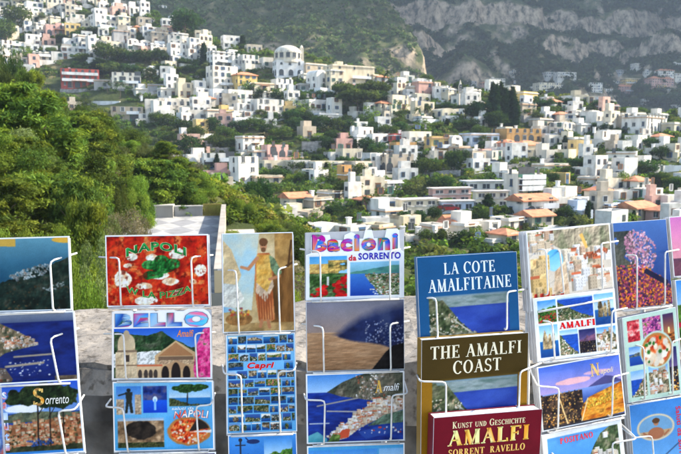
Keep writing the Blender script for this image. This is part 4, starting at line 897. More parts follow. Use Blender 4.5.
# ------------------------------------------------------------------ trees between the houses
def town_tree(px, yb, hp, wp, kind, desc, noun='tree', lm=None, far=None):
    G = ground_at(px, yb) if not far else at(px, yb, far)
    if G is None: return
    s = G[1] / FPX; o = tree(kind, (G[0], G[1], G[2] - .3), hp * s * (1.16 if kind != 'cypress' else .97), wp * s * (1.22 if kind != 'cypress' else 5.6), 0)
    tag(o, None, 'bush' if 'bush' in o.name else 'tree', 'trees growing between the houses')
    PLANTS.append(dict(o=o, px=px, py=yb - hp / 2, desc=desc, noun=noun, cls='town', lm=lm)); FOOT.append((G[0], G[1], .35 * wp * s))
UM = 'rounded dark green'; 
for a in [(345,104,20,22,'umbrella',UM+' umbrella'),(358,118,28,34,'umbrella','broad bright green umbrella'),(373,106,24,26,'umbrella',UM+' umbrella'),(381,114,22,22,'dark',UM),(371,124,18,18,'bush','fresh green leafy'),(340,96,14,14,'dark',UM),
          (492,124,42,6,'cypress','tall dark cypress'),(496,126,42,6,'cypress','tall dark cypress'),(500,126,44,6,'cypress','tall dark cypress'),(504,127,40,6,'cypress','tall dark cypress'),(508,126,36,6,'cypress','tall dark cypress'),(512,126,40,6,'cypress','tall dark cypress'),(515,127,30,6,'cypress','tall dark cypress'),
          (480,122,20,24,'dark',UM),(496,130,18,26,'dark',UM),(472,120,16,18,'dark',UM),(204,64,22,5,'cypress','single slim cypress'),(186,40,28,34,'dark','large dark shadowy'),
          (250,94,14,18,'bush','fresh green leafy'),(262,100,10,18,'dark',UM),(278,101,10,16,'dark',UM),(292,101,10,18,'dark',UM),(306,101,10,16,'dark',UM),(320,100,10,16,'dark',UM),(330,101,10,14,'dark',UM),
          (300,114,14,22,'bush','fresh green leafy'),(292,122,12,20,'dark',UM),(306,124,12,18,'dark',UM),(272,124,12,18,'dark',UM),(258,124,10,16,'bush','fresh green leafy'),(328,112,10,12,'palm','shaggy palm'),
          (388,92,20,16,'palm','shaggy palm'),(400,126,14,14,'palm','shaggy palm'),(418,122,14,14,'palm','shaggy palm'),(427,120,13,12,'palm','shaggy palm'),(362,108,12,12,'palm','shaggy palm'),(398,116,16,18,'bush','bright lime-green'),
          (340,112,14,16,'palm','shaggy palm'),(356,200,16,12,'palm','shaggy palm'),(364,214,18,14,'palm','shaggy palm'),(370,214,18,14,'palm','shaggy palm'),
          (18,32,24,26,'oak',UM),(6,44,22,22,'oak',UM),(24,58,12,16,'bush','fresh green leafy'),(62,42,8,14,'dark',UM),(76,42,10,12,'dark',UM),(86,34,8,16,'bush','fresh green leafy'),(96,34,7,18,'dark',UM),
          (104,62,18,22,'oak',UM),(118,64,16,24,'oak',UM),(132,64,14,22,'dark',UM),(146,64,14,22,'oak',UM),(160,64,14,18,'dark',UM),(110,76,14,24,'oak',UM),(128,74,10,20,'dark',UM),(84,60,8,20,'bush','fresh green leafy'),(100,74,16,14,'cypress','dark narrow'),
          (84,108,10,18,'oak',UM),(96,116,12,18,'bush','fresh green leafy'),(108,94,12,12,'palm','shaggy palm'),(120,98,14,14,'palm','shaggy palm'),(132,84,10,14,'dark',UM),(150,80,12,14,'oak',UM),(164,74,10,16,'dark',UM),(176,74,10,18,'bush','fresh green leafy'),(190,74,9,16,'dark',UM),(184,66,8,14,'oak',UM),
          (170,84,8,16,'bush','fresh green leafy'),(188,84,8,14,'bush','fresh green leafy'),(206,82,12,10,'dark',UM),(168,128,14,22,'oak',UM),(184,134,14,22,'dark',UM),(196,142,16,20,'oak',UM),(212,134,16,22,'dark',UM),(226,140,14,20,'oak',UM),(190,162,26,26,'dark','tall dark'),
          (240,132,12,20,'dark',UM),(254,130,12,22,'oak',UM),(268,136,12,22,'dark',UM),(282,140,14,24,'oak',UM),(296,134,16,20,'dark',UM),(310,124,10,14,'oak',UM),(322,132,16,22,'dark',UM),(326,152,16,18,'dark',UM),(232,150,12,16,'dark',UM),(272,134,14,14,'palm','shaggy palm'),
          (296,172,12,20,'oak',UM),(282,180,12,22,'dark',UM),(300,182,12,24,'bush','fresh green leafy'),(316,190,14,22,'bush','fresh green leafy'),(270,196,14,20,'oak',UM),(290,192,10,20,'bush','fresh green leafy'),(306,166,8,14,'dark',UM),(344,168,12,14,'dark',UM),(336,214,10,22,'dark',UM),(352,220,12,18,'oak',UM),(346,206,10,18,'bush','fresh green leafy'),
          (318,146,10,14,'dark',UM),(336,132,14,18,'oak',UM),(344,128,12,14,'dark',UM),(370,136,12,16,'dark',UM),(366,154,16,20,'dark',UM),(378,160,18,22,'dark',UM),(388,136,12,22,'oak',UM),(400,132,10,18,'dark',UM),(424,128,8,20,'bush','fresh green leafy'),(440,128,8,22,'bush','fresh green leafy'),(456,130,10,20,'dark',UM),(470,130,12,22,'dark',UM),
          (426,178,20,18,'oak','round bright green'),(442,174,16,14,'bush','round bright green'),(454,174,22,22,'dark','large dark'),(462,166,16,18,'dark',UM),(418,194,16,24,'olive','yellowish olive-toned'),(434,192,14,20,'dark',UM),(446,190,14,20,'dark',UM),(416,172,12,16,'dark',UM),
          (404,226,16,16,'dark',UM),(420,224,14,14,'dark',UM),(434,222,16,16,'dark',UM),(466,214,8,8,'bush','small ball-shaped'),(428,246,18,22,'oak',UM),(444,246,18,20,'oak',UM),(462,248,20,22,'dark',UM),(478,240,16,18,'bush','fresh green leafy'),(488,214,22,8,'cypress','dark narrow'),(496,216,14,22,'bush','bright lime-green'),(504,226,14,20,'bush','fresh green leafy'),(480,226,16,22,'dark',UM),
          (520,168,14,18,'bush','round bright green'),(534,166,10,14,'dark',UM),(558,164,12,10,'oak',UM),(528,150,8,20,'bush','fresh green leafy'),(512,152,8,14,'dark',UM),(552,184,12,16,'dark',UM),(568,178,12,16,'oak',UM),(564,222,16,20,'dark','round dark'),(574,206,10,16,'oak',UM),(590,212,10,14,'bush','fresh green leafy'),
          (580,158,10,20,'dark',UM),(590,170,14,24,'oak',UM),(574,170,12,20,'dark',UM),(602,166,12,22,'bush','fresh green leafy'),(616,182,10,20,'dark',UM),(634,186,10,20,'oak',UM),(650,150,12,18,'dark',UM),(660,160,14,20,'dark',UM),(670,150,12,18,'oak',UM),(660,184,12,20,'dark',UM),(674,190,14,22,'oak',UM),(672,206,12,18,'bush','fresh green leafy'),(646,174,10,16,'dark',UM),
          (628,128,10,14,'dark',UM),(652,130,8,12,'dark',UM),(668,146,10,14,'dark',UM),(554,130,8,14,'dark',UM),(528,114,8,16,'bush','fresh green leafy'),(548,114,10,20,'bush','fresh green leafy'),(540,108,8,14,'dark',UM),(570,106,8,16,'dark',UM),(606,206,10,18,'bush','fresh green leafy'),(624,204,8,16,'bush','fresh green leafy'),
          (436,106,8,12,'bush','fresh green leafy'),(452,122,9,18,'bush','fresh green leafy'),(464,112,8,14,'dark',UM),(410,104,8,12,'bush','fresh green leafy'),(446,110,8,12,'dark',UM),(360,92,8,12,'dark',UM),(322,90,8,10,'bush','fresh green leafy'),
          (640,96,12,20,'dark',UM),(650,104,12,24,'oak',UM),(668,108,14,26,'dark',UM),(612,98,8,16,'dark',UM),(600,110,10,18,'dark',UM),(580,90,10,20,'dark',UM),(630,108,10,22,'oak',UM),(676,98,10,16,'oak',UM),(608,86,8,14,'dark',UM),(566,96,8,16,'dark',UM)]:
    town_tree(a[0], a[1], a[2], a[3], a[4], a[5], 'palm' if a[4] == 'palm' else 'cypress' if 'cypress' in a[5] else 'tree')

infill_houses()
g_ = random.Random(77); made = 0; tries = 0; FT = np.array(FOOT)
while made < 140 and tries < 4000:
    tries += 1; px = g_.uniform(0, 681); py = g_.uniform(20, 236); G = ground_at(px, py)
    if G is None or G[1] > 340 or (px < 190 and G[1] < 200): continue
    if (np.hypot(FT[:, 0] - G[0], FT[:, 1] - G[1]) < FT[:, 2] * .45 + .6).any(): continue
    if hides_something(px, py, 7, 9): continue
    k = g_.choice(['oak', 'dark', 'bush', 'oak', 'dark', 'cypress', 'olive']); hp = g_.uniform(8, 15) * 190 / G[1]
    town_tree(px, py, hp * (1.3 if k == 'cypress' else 1), hp * g_.uniform(1.0, 1.5) if k != 'cypress' else 4, k, {'oak': UM, 'dark': 'dense dark', 'bush': 'fresh green leafy', 'cypress': 'dark narrow', 'olive': 'soft grey-green'}[k], 'cypress' if k == 'cypress' else 'tree'); made += 1

# ------------------------------------------------------------------ uncounted greenery: scrub on the town terraces, woods on the far slopes
def scatter(name, P, S, cols, n_leaf, leaf, seed, m=LEAF, zs=0.8, nproto=5):
    g = np.random.default_rng(seed); Vs = []; Cs = []; P = np.asarray(P); S = np.asarray(S); cols = np.array(cols)
    protos = []
    for k in range(nproto):
        rg = random.Random(seed * 7 + k); L = []
        for i in range(11):
            a = rg.random() * 6.28; r = .62 * math.sqrt(rg.random()); L.append((r * math.cos(a), r * math.sin(a), rg.uniform(.15, .85) * (1.1 - r * .6), rg.uniform(.22, .42), rg.uniform(.22, .42), rg.uniform(.2, .36)))
        protos.append(leaf_set(n_leaf, L, leaf, seed + k * 3, [(1, 1, 1), (.8, .8, .8), (1.2, 1.15, 1)], 1.3, .7))
    which = g.integers(0, nproto, len(P)); ang = g.random(len(P)) * 6.28; cc = cols[g.integers(0, len(cols), len(P))] * (0.7 + .6 * g.random(len(P)))[:, None]
    for k in range(nproto):
        ii = np.nonzero(which == k)[0]
        if not len(ii): continue
        V, F, C = protos[k]; ca, sa = np.cos(ang[ii])[:, None], np.sin(ang[ii])[:, None]
        X = (V[None, :, 0] * ca - V[None, :, 1] * sa) * S[ii][:, None]; Yq = (V[None, :, 0] * sa + V[None, :, 1] * ca) * S[ii][:, None]; Z = V[None, :, 2] * S[ii][:, None] * zs
        Vs.append(np.stack([X + P[ii, 0][:, None], Yq + P[ii, 1][:, None], Z + P[ii, 2][:, None]], 2).reshape(-1, 3))
        Cs.append((C[None] * cc[ii][:, None, :]).reshape(-1, 3))
    V = np.concatenate(Vs); C = np.concatenate(Cs); F = np.arange(len(V)).reshape(-1, 4)
    o = link(name, mesh_np(name, V, F, m, C)); tag(o, kind='stuff'); return o
g = np.random.default_rng(4)
n = 17000; px = g.uniform(-60, 740, n); Y = np.sqrt(g.uniform(62 ** 2, 385 ** 2, n)); x = (px - CXP) / FPX * Y
yr = np.interp(px, YRx, YRy); keep = Y < 330 - (yr - 20) * 1.05 + 12
FT = np.array(FOOT); 
for q in FT: keep &= (x - q[0]) ** 2 + (Y - q[1]) ** 2 > (q[2] * 0.70) ** 2
keep &= fbm(x / 14, Y / 14, 55) > 0.34
x, Y = x[keep], Y[keep]
scatter('terrace_shrubbery', np.stack([x, Y, height(x, Y) - .2], 1), g.uniform(.8, 2.7, len(x)) * (1 - .35 * (g.random(len(x)) < .4)), [(.075, .125, .025), (.10, .15, .03), (.055, .09, .022), (.13, .145, .045)], 70, .17, 3)
# undergrowth on the near slope
n = 4200; px = g.uniform(-80, 330, n); Y = np.sqrt(g.uniform(7 ** 2, 92 ** 2, n)); x = (px - CXP) / FPX * Y
tx, ty = -8.7 - 2.9 , 33; a = R_(9.6); u = (x + 8.7) * math.cos(a) + (Y - 50) * math.sin(a); v = -(x + 8.7) * math.sin(a) + (Y - 50) * math.cos(a)
keep = ~((u > -TW - .6) & (u < 3.5) & (v < 1) & (v > -42)); x, Y = x[keep], Y[keep]
scatter('undergrowth', np.stack([x, Y, height(x, Y) - .15], 1), g.uniform(.45, 1.5, len(x)), [(.10, .14, .022), (.14, .16, .028), (.17, .15, .05), (.07, .10, .022)], 190, .10, 8)
# woods
n = 52000; px = g.uniform(60, 740, n); Y = np.sqrt(g.uniform(385 ** 2, 1150 ** 2, n)); x = (px - CXP) / FPX * Y; z = height(x, Y)
e = 4.0; sl = np.hypot((height(x + e, Y) - height(x - e, Y)) / (2 * e), (height(x, Y + e) - height(x, Y - e)) / (2 * e))
keep = (sl < np.where((Y < 640) & (px < 425), 1.9, 1.3) + 1.6 * (fbm(x / 30, Y / 30, 71) - .5)) & (fbm(x / 45, Y / 45, 73) > np.where((Y < 640) & (px < 425), .2, .30)) & ((Y > 470) | (px < 432))
x, Y, z, px = x[keep], Y[keep], z[keep], px[keep]
nearw = (Y < 640) & (px < 440)
scatter('far_woods', np.stack([x, Y, z - .8], 1)[nearw], g.uniform(2.0, 4.4, nearw.sum()), [(.06, .10, .026), (.08, .125, .034), (.045, .08, .022), (.10, .125, .042)], 40, .24, 13, FARLEAF)
scatter('mountain_woods', np.stack([x, Y, z - 1], 1)[~nearw], g.uniform(3.5, 7.5, (~nearw).sum()), [(.038, .066, .024), (.052, .08, .03), (.032, .052, .022)], 30, .28, 17, FARLEAF)

# ------------------------------------------------------------------ air
def add_haze():
    mb = MB(); mb.box(-2600, 2900, -120, 1600, -42, 860); m = bpy.data.materials.new('haze_air'); m.use_nodes = True; nt = m.node_tree; nt.nodes.clear()
    v = nt.nodes.new('ShaderNodeVolumePrincipled'); v.inputs['Color'].default_value = (0.66, 0.80, 0.98, 1); v.inputs['Density'].default_value = HAZE; v.inputs['Anisotropy'].default_value = 0.0
    o_ = nt.nodes.new('ShaderNodeOutputMaterial'); nt.links.new(v.outputs[0], o_.inputs['Volume'])
    o = mb.build('haze', [m]); tag(o, kind='stuff')
HAZE = 0.00018

# ------------------------------------------------------------------ a label for each: what it looks like, and which one it is beside the landmark next to it
ORD = ['nearest', 'second', 'third', 'fourth', 'fifth', 'sixth', 'seventh', 'eighth', 'ninth', 'tenth', 'eleventh', 'twelfth', 'thirteenth', 'fourteenth', 'fifteenth', 'sixteenth', 'seventeenth', 'eighteenth', 'nineteenth', 'twentieth'] + ['twenty-' + w for w in ('first', 'second', 'third', 'fourth', 'fifth', 'sixth', 'seventh', 'eighth', 'ninth')]
def sector(dx, dy):
    h, v = ('right' if dx > 0 else 'left'), ('below' if dy > 0 else 'above')
    if abs(dx) > 2.2 * abs(dy): return h + ' of'
    if abs(dy) > 2.2 * abs(dx): return v
    return f'{v} and {h} of'
def assign_labels():
    LMK = [(p['px'], p['py'], p['lm']) for p in PLANTS if p['lm']] + [(190, 220, 'the diamond-paved terrace'), (505, 105, 'the cypress cluster'), (355, 103, 'the umbrella pines'), (204, 53, 'the slim cypress'), (675, 168, 'the blue pool'),
           (570, 87, 'the grey far cliff houses'), (415, 60, 'the sunlit rock spur'), (85, 150, 'the feathery pine slope'), (20, 46, 'the long white wall'), (110, 40, 'the grey tower house')]
    LMK = LMK[:-5] + [(30, 237, 'the misty teal card'), (156, 235, 'the NAPOLI card'), (258, 233, 'the wall painting card'), (355, 230, 'the Bacioni card'), (78, 76, 'the red hotel')]
    LMK = list(dict.fromkeys(LMK))
    fixed = {'the cypress cluster', 'the umbrella pines', 'the slim cypress', 'the blue pool'}
    used = set()
    for p in PLANTS:
        if p.get('full'): p['o']['label'] = p['desc']; used.add(p['desc']); continue
        best = None
        noun = {'building': 'building', 'near': 'plant', 'town': 'tree', 'wall': 'terrace wall', 'car': 'parked car'}[p['cls']]
        for lx, ly, ln in LMK:
            if ln == p['lm'] or (ln in fixed and math.hypot(p['px'] - lx, p['py'] - ly) < 17): continue
            d = math.hypot(p['px'] - lx, p['py'] - ly); sc = sector(p['px'] - lx, p['py'] - ly)
            rank = sum(1 for q in PLANTS if q['cls'] == p['cls'] and q is not p and q['lm'] != ln and sector(q['px'] - lx, q['py'] - ly) == sc and math.hypot(q['px'] - lx, q['py'] - ly) < d)
            if best is None or (rank + d * .02 + (3 if 'edge' in ln or 'corner' in ln else 0)) < best[3]: best = (rank, sc, ln, rank + d * .02 + (3 if 'edge' in ln or 'corner' in ln else 0))
        r, sc, ln, _s = best; what = p['noun'] if not p['desc'].endswith(p['noun']) else ''
        d = p['desc'] + (' ' + what if what else '')
        lab = f"{d}, {ORD[min(r, 28)]} {noun} {sc} {ln}"
        p['o']['label'] = lab
# ------------------------------------------------------------------ printed pictures, painted as colour grids (display colours 0..255)
class Cv:
    def __init__(s, w, h, bg=(255, 255, 255), seed=1, asp=None):
        s.w, s.h = w, h; s.v, s.u = np.meshgrid((np.arange(h) + .5) / h, (np.arange(w) + .5) / w, indexing='ij')
        s.a = asp or w / h; s.c = np.empty((h, w, 3)); s.c[:] = bg; s.seed = seed; s.g = np.random.default_rng(seed)
    def n(s, sc, seed=0, o=4, sy=1.0): return fbm(s.u * s.a * sc, s.v * sc * sy, s.seed * 31 + seed, o)
    def fill(s, m, c):
        m = np.asarray(m, float)[..., None]; s.c = s.c * (1 - m) + np.asarray(c, float) * m
    def box(s, x0, y0, x1, y1): return (s.u >= x0) & (s.u <= x1) & (s.v >= y0) & (s.v <= y1)
    def grad(s, y0, y1, c0, c1, m=None, horiz=False):
        t = np.clip(((s.u if horiz else s.v) - y0) / (y1 - y0), 0, 1)[..., None]; c = np.asarray(c0, float) * (1 - t) + np.asarray(c1, float) * t
        m = np.ones_like(s.u)[..., None] if m is None else np.asarray(m, float)[..., None]; s.c = s.c * (1 - m) + c * m
    def ell(s, cx, cy, rx, ry, c=None, wob=0.0, k=6, seed=1):
        d = ((s.u - cx) / rx) ** 2 + ((s.v - cy) / ry) ** 2
        m = np.clip((1 + wob * (s.n(k, seed) - .5) * 2 - d) * 8, 0, 1)
        if c is not None: s.fill(m, c)
        return m
    def poly(s, pts, c=None):
        m = np.zeros(s.u.shape, bool); P = pts; j = len(P) - 1
        for i in range(len(P)):
            (xi, yi), (xj, yj) = P[i], P[j]
            if yi != yj: m ^= ((yi > s.v) != (yj > s.v)) & (s.u < (xj - xi) * (s.v - yi) / (yj - yi) + xi)
            j = i
        if c is not None: s.fill(m, c)
        return m
    def under(s, xs, ys, amp=.03, k=8, seed=2): return s.v > np.interp(s.u, xs, ys) + amp * (s.n(k, seed) - .5) * 2
    def line(s, x0, y0, x1, y1, w, c):
        dx, dy = (x1 - x0) * s.a, y1 - y0; L = dx * dx + dy * dy; t = np.clip(((s.u - x0) * s.a * dx + (s.v - y0) * dy) / L, 0, 1)
        d = np.hypot((s.u - x0) * s.a - t * dx, s.v - y0 - t * dy); s.fill(np.clip((w - d) / w * 3, 0, 1), c)
    def tex(s, m, cols, sc, seed=3, o=4, sy=1.0):
        """mottle of several colours inside mask m"""
        n = s.n(sc, seed, o, sy); n = (n - n.min()) / (np.ptp(n) + 1e-9); xs = np.linspace(.15, .85, len(cols)); cols = np.array(cols, float)
        C = np.stack([np.interp(n, xs, cols[:, k]) for k in range(3)], -1)
        f = s.n(sc * 2.2, seed + 40, 5, sy); e = np.roll(f, (2, 2), (0, 1)) - f; gn = .25 if cols[0][2] > cols[0][0] + 30 else 1.5 if cols[0][1] >= cols[0][0] else .7; C = C * np.clip(1 + gn * e, .6, 1.4)[..., None]; m = np.asarray(m, float)[..., None]; s.c = s.c * (1 - m) + C * m
    def dots(s, m, cols, n, r0, r1, sq=True):
        """n little houses (sq), or round blossoms, boats, cheese, dropped inside mask m"""
        yy, xx = np.nonzero(np.asarray(m) > .5)
        if not len(yy): return
        low = .62 + .76 * s.n(7, 57, 3); ii = s.g.integers(0, len(yy), int(n * 1.7) if sq else n)
        for i in (np.sort(ii) if sq else ii):
            x, y = xx[i], yy[i]; r = s.h * s.g.uniform(r0, r1) * (.58 if sq else .5)
            c = np.array(cols[s.g.integers(0, len(cols))], float) * s.g.uniform(.86, 1.06); c = (c * .8 + s.c[y, x] * .2) * low[y, x] if sq else c * (.5 + .5 * low[y, x])
            if sq:
                w = max(1, int(round(r * .5))); h = max(1, int(round(r * s.g.uniform(.6, 1.3)))); y0, x0 = max(0, y - h), max(0, x - w)
                s.c[y0:y + 1, x0:x + w + 1] = c
                if w > 1: s.c[y0:y + 1, x:x + w + 1] = c * .68
                if h > 3: s.c[y0:y0 + 1, x0:x + w + 1] = c * (1.0, .75, .6); s.c[y0 + h // 2, x0 + w // 2::2][:max(1, w // 2)] *= .6
            else:
                R = max(1, int(r + 1.5)); y0, y1, x0, x1 = max(0, y - R), min(s.h, y + R + 1), max(0, x - R), min(s.w, x + R + 1)
                gy, gx = np.mgrid[y0:y1, x0:x1]; a = s.g.uniform(.6, 1.5); d = np.hypot((gx - x) * a, gy - y) * (1 + .5 * (s.g.random((y1 - y0, x1 - x0)) - .5))
                k = np.clip((r - d) / max(.8, r * .35), 0, 1)[..., None]; s.c[y0:y1, x0:x1] = s.c[y0:y1, x0:x1] * (1 - k) + c * k
    def facades(s, m, n, w0, w1, red=.3, cols=((246, 242, 234), (238, 226, 204), (232, 208, 176), (226, 190, 160), (250, 250, 250), (214, 196, 170))):
        """n house fronts with windows and some tiled roofs, the far ones first"""
        yy, xx = np.nonzero(np.asarray(m) > .5)
        if not len(yy): return
        for i in np.sort(s.g.integers(0, len(yy), n)):
            x, y = xx[i], yy[i]; w = max(2, int(s.h * s.g.uniform(w0, w1))); h = max(2, int(w * s.g.uniform(.7, 1.25))); y0, x0 = max(0, y - h), max(0, x - w // 2); x1 = min(s.w, x0 + w)
            c = np.array(cols[s.g.integers(0, len(cols))], float) * s.g.uniform(.86, 1.0); s.c[y0:y + 1, x0:x1] = c; s.c[y0:y + 1, x0:x0 + max(1, w // 4)] = c * .72
            if s.g.random() < red: s.c[max(0, y0 - max(1, h // 5)):y0 + 1, x0:x1] = np.array((196, 104, 70)) * s.g.uniform(.8, 1.1)
            else: s.c[y0:y0 + 1, x0:x1] = np.minimum(255, c * 1.06)
            st = max(2, int(w / 3.2)) 
            for wy in range(y0 + max(1, st // 2) + 1, y - 1, max(3, st)):
                for wx in range(x0 + max(1, w // 4) + 1, x1 - 1, max(3, st)): s.c[wy:wy + max(1, st // 2), wx:wx + 1] *= .55
    def soften(s):
        """the slight blur and grain of a printed photograph"""
        for ax in (0, 1):
            p = np.concatenate([s.c.take([0], ax), s.c, s.c.take([-1], ax)], ax); n = s.c.shape[ax]
            s.c = .25 * p.take(range(n), ax) + .5 * p.take(range(1, n + 1), ax) + .25 * p.take(range(2, n + 2), ax)
        s.c = s.c * (1 + .07 * (s.n(20, 91, 4) - .5) + .16 * (s.n(3, 93, 3) - .5) + .025 * s.g.normal(size=s.u.shape))[..., None]
    def sub(s, x0, y0, x1, y1, fn, seed=1, *a):
        """a smaller picture set into this one"""
        i0, i1, j0, j1 = [int(round(q)) for q in (x0 * s.w, x1 * s.w, y0 * s.h, y1 * s.h)]
        if i1 - i0 < 2 or j1 - j0 < 2: return
        q = Cv(i1 - i0, j1 - j0, seed=seed); fn(q, *a); s.c[j0:j1, i0:i1] = q.c
HOUSEC = [(245, 240, 230), (230, 212, 188), (222, 190, 160), (250, 250, 250), (205, 185, 160), (195, 110, 80), (70, 85, 55), (235, 230, 225)]
SEA = ((30, 60, 140), (20, 90, 170))
def p_coast(q, sky=(120, 180, 230), sea=(25, 70, 160), hill=((40, 60, 40), (80, 95, 60), (130, 120, 95)), hz=.35, shape=None, houses=60, side=1):
    q.grad(0, hz, sky, (200, 220, 240)); q.fill(q.v > hz, sea); q.tex(q.v > hz, [sea, tuple(min(255, c * 1.25) for c in sea)], 7, 5, 3, 3)
    m = q.under([0, .4, .7, 1], [.95, .7, .4, .15] if side > 0 else [.15, .4, .7, .95], .08, 5); 
    if side < 0: m = q.under([0, .3, .6, 1], [.15, .4, .7, .95], .08, 5)
    q.tex(m, hill, 9, 7); q.dots(m & (q.v > .35), HOUSEC, houses, .03, .06)
def p_sea(q, top=(90, 150, 220), bot=(20, 60, 150)):
    q.grad(0, .4, top, (190, 215, 240)); q.grad(.4, 1, (40, 100, 190), bot, q.v > .4); m = q.under([0, .5, 1], [.5, .34, .45], .05); q.tex(m & (q.v < .55), [(60, 80, 90), (120, 120, 110)], 8)
def p_grotto(q):
    q.tex(q.u > -1, [(15, 30, 90), (30, 60, 140), (90, 90, 130)], 5); q.grad(.5, 1, (20, 90, 220), (10, 60, 190), q.v > .52); q.ell(.5, .5, .10, .12, (220, 240, 255)); q.fill(q.box(.45, .5, .55, .9), (130, 190, 250))
def p_garden(q):
    q.grad(0, .4, (60, 140, 220), (170, 210, 240)); m = q.under([0, 1], [.4, .3], .1); q.tex(m, [(20, 60, 20), (60, 110, 40), (110, 140, 60)], 9); q.dots(m & (q.v > .6), [(220, 30, 40), (235, 60, 60), (200, 20, 60)], 60, .04, .08, False)
def p_town(q):
    q.grad(0, .3, (80, 150, 225), (180, 210, 240)); m = q.under([0, .3, .7, 1], [.25, .3, .2, .35], .06); q.tex(m, [(60, 70, 50), (120, 110, 85), (170, 150, 120)], 9); q.facades(m, 46, .09, .16, .35)
def p_sunset(q):
    q.grad(0, 1, (60, 40, 90), (250, 150, 50)); q.ell(.5, .55, .1, .12, (255, 240, 160)); q.tex(q.v > .65, [(30, 20, 30), (120, 60, 30), (240, 150, 60)], 12, 3, 3, 4)
def p_rock(q):
    q.grad(0, .4, (110, 175, 235), (200, 225, 245)); q.grad(.5, 1, (30, 100, 170), (15, 60, 130), q.v > .5)
    for cx, w, h in ((.3, .14, .45), (.55, .1, .35), (.75, .08, .5)): q.tex(q.ell(cx, .62, w, h, None, .5) * (q.v < .75), [(70, 60, 45), (150, 130, 95), (200, 180, 140)], 9)
def p_night(q):
    q.grad(0, .5, (25, 35, 90), (110, 90, 140)); q.tex(q.v > .45, [(15, 15, 30), (40, 35, 45)], 8); q.dots(q.v > .5, [(255, 210, 110), (255, 170, 60), (255, 240, 190)], 60, .02, .05, False)
def p_flowers(q):
    q.tex(q.u > -1, [(60, 30, 80), (150, 60, 140), (230, 120, 170), (90, 120, 50)], 8); q.dots(q.u > -1, [(240, 130, 190), (220, 80, 150), (250, 200, 220)], 70, .05, .1, False)
def p_pizza(q, cx=.5, cy=.5, rx=.46, ry=.46, slice_=False, bg=None):
    if bg is not None: q.fill(q.u > -1, bg)
    q.ell(cx, cy, rx, ry, (185, 120, 60), .12); m = q.ell(cx, cy, rx * .86, ry * .86, None, .12)
    q.tex(m, [(150, 25, 15), (205, 60, 25), (225, 110, 50), (240, 190, 120)], 11); q.dots(m, [(245, 235, 215), (240, 220, 190)], 34, .05, .10, False); q.dots(m, [(40, 110, 40)], 8, .03, .06, False)
def p_mini(q):
    g = q.g; kind = g.integers(0, 5); hz = g.uniform(.12, .3); sk = [(170, 205, 235), (230, 232, 230), (245, 238, 220), (90, 140, 200)][g.integers(0, 4)]
    land = [[(25, 40, 22), (75, 85, 50), (140, 130, 98)], [(55, 46, 36), (135, 115, 88), (205, 190, 160)], [(18, 28, 36), (60, 72, 70), (125, 125, 112)], [(45, 66, 28), (110, 130, 60), (205, 120, 110)]][g.integers(0, 4)]
    q.grad(0, 1, sk, (235, 238, 240)); 
    if kind == 0: q.grad(.5, 1, (40, 110, 180), (15, 55, 120), q.v > .55); q.tex(q.under([0, .5, 1], list(g.uniform(.1, .5, 3)), .12, 3) & (q.v < .6), land, 5)
    elif kind == 1: q.tex(q.under([0, .5, 1], list(g.uniform(.1, .4, 3)), .15, 3), land, 5); q.dots(q.v > .35, HOUSEC, 16, .10, .18)
    elif kind == 2: q.grad(.2, 1, (50, 130, 190), (10, 45, 110), q.v > hz); q.tex(q.ell(g.uniform(.3, .7), .6, .2, .4, None, .5), land, 6)
    elif kind == 3: q.tex(q.u > -1, land, 5); q.grad(.6, 1, (30, 90, 160), (20, 70, 140), q.under([0, .5, 1], list(g.uniform(.5, .95, 3)), .1, 3))
    else: q.grad(0, 1, (60, 100, 170), (20, 50, 120)); q.tex(q.under([0, .5, 1], list(g.uniform(.2, .7, 3)), .2, 3), land, 6); q.dots(q.v > .5, [(245, 245, 245), (220, 200, 170)], 6, .08, .12)
STY = [p_coast, p_sea, p_grotto, p_garden, p_town, p_rock, p_sunset]

def a_teal(q):       # misty teal slope with a white village
    q.grad(0, 1, (90, 150, 175), (10, 40, 60)); q.grad(0, .55, (95, 150, 170), (25, 75, 105)); d = q.under([0, .35, .6, 1], [.95, .62, .48, .28], .10, 5); q.tex(d, [(6, 18, 16), (14, 34, 30), (30, 48, 40), (55, 60, 50)], 9)
    q.tex((~d) * np.clip((q.v - .25) * 2.5, 0, .8), [(20, 70, 100), (50, 110, 130)], 4)
    m = q.poly([(.42, .52), (.78, .36), (.86, .40), (.76, .52), (.5, .60)]); q.dots(m, [(190, 205, 210), (220, 220, 215), (160, 175, 180)], 95, .018, .04); q.dots(q.poly([(.74, .7), (.94, .62), (.95, .68), (.8, .76)]), [(180, 190, 190)], 22, .015, .03)
    q.fill((q.v < .07 + .05 * q.n(3)) & (q.u < .5) & (q.v < .2), (205, 165, 70)); q.fill(q.under([0, .8, .95, 1], [-1, -1, -1, -1], 0) * 0, (0, 0, 0)); q.ell(1.0, 0.03, .16, .05, (215, 165, 60)); q.dots(d & (q.v > .6), [(90, 70, 45), (60, 65, 50)], 50, .02, .04)
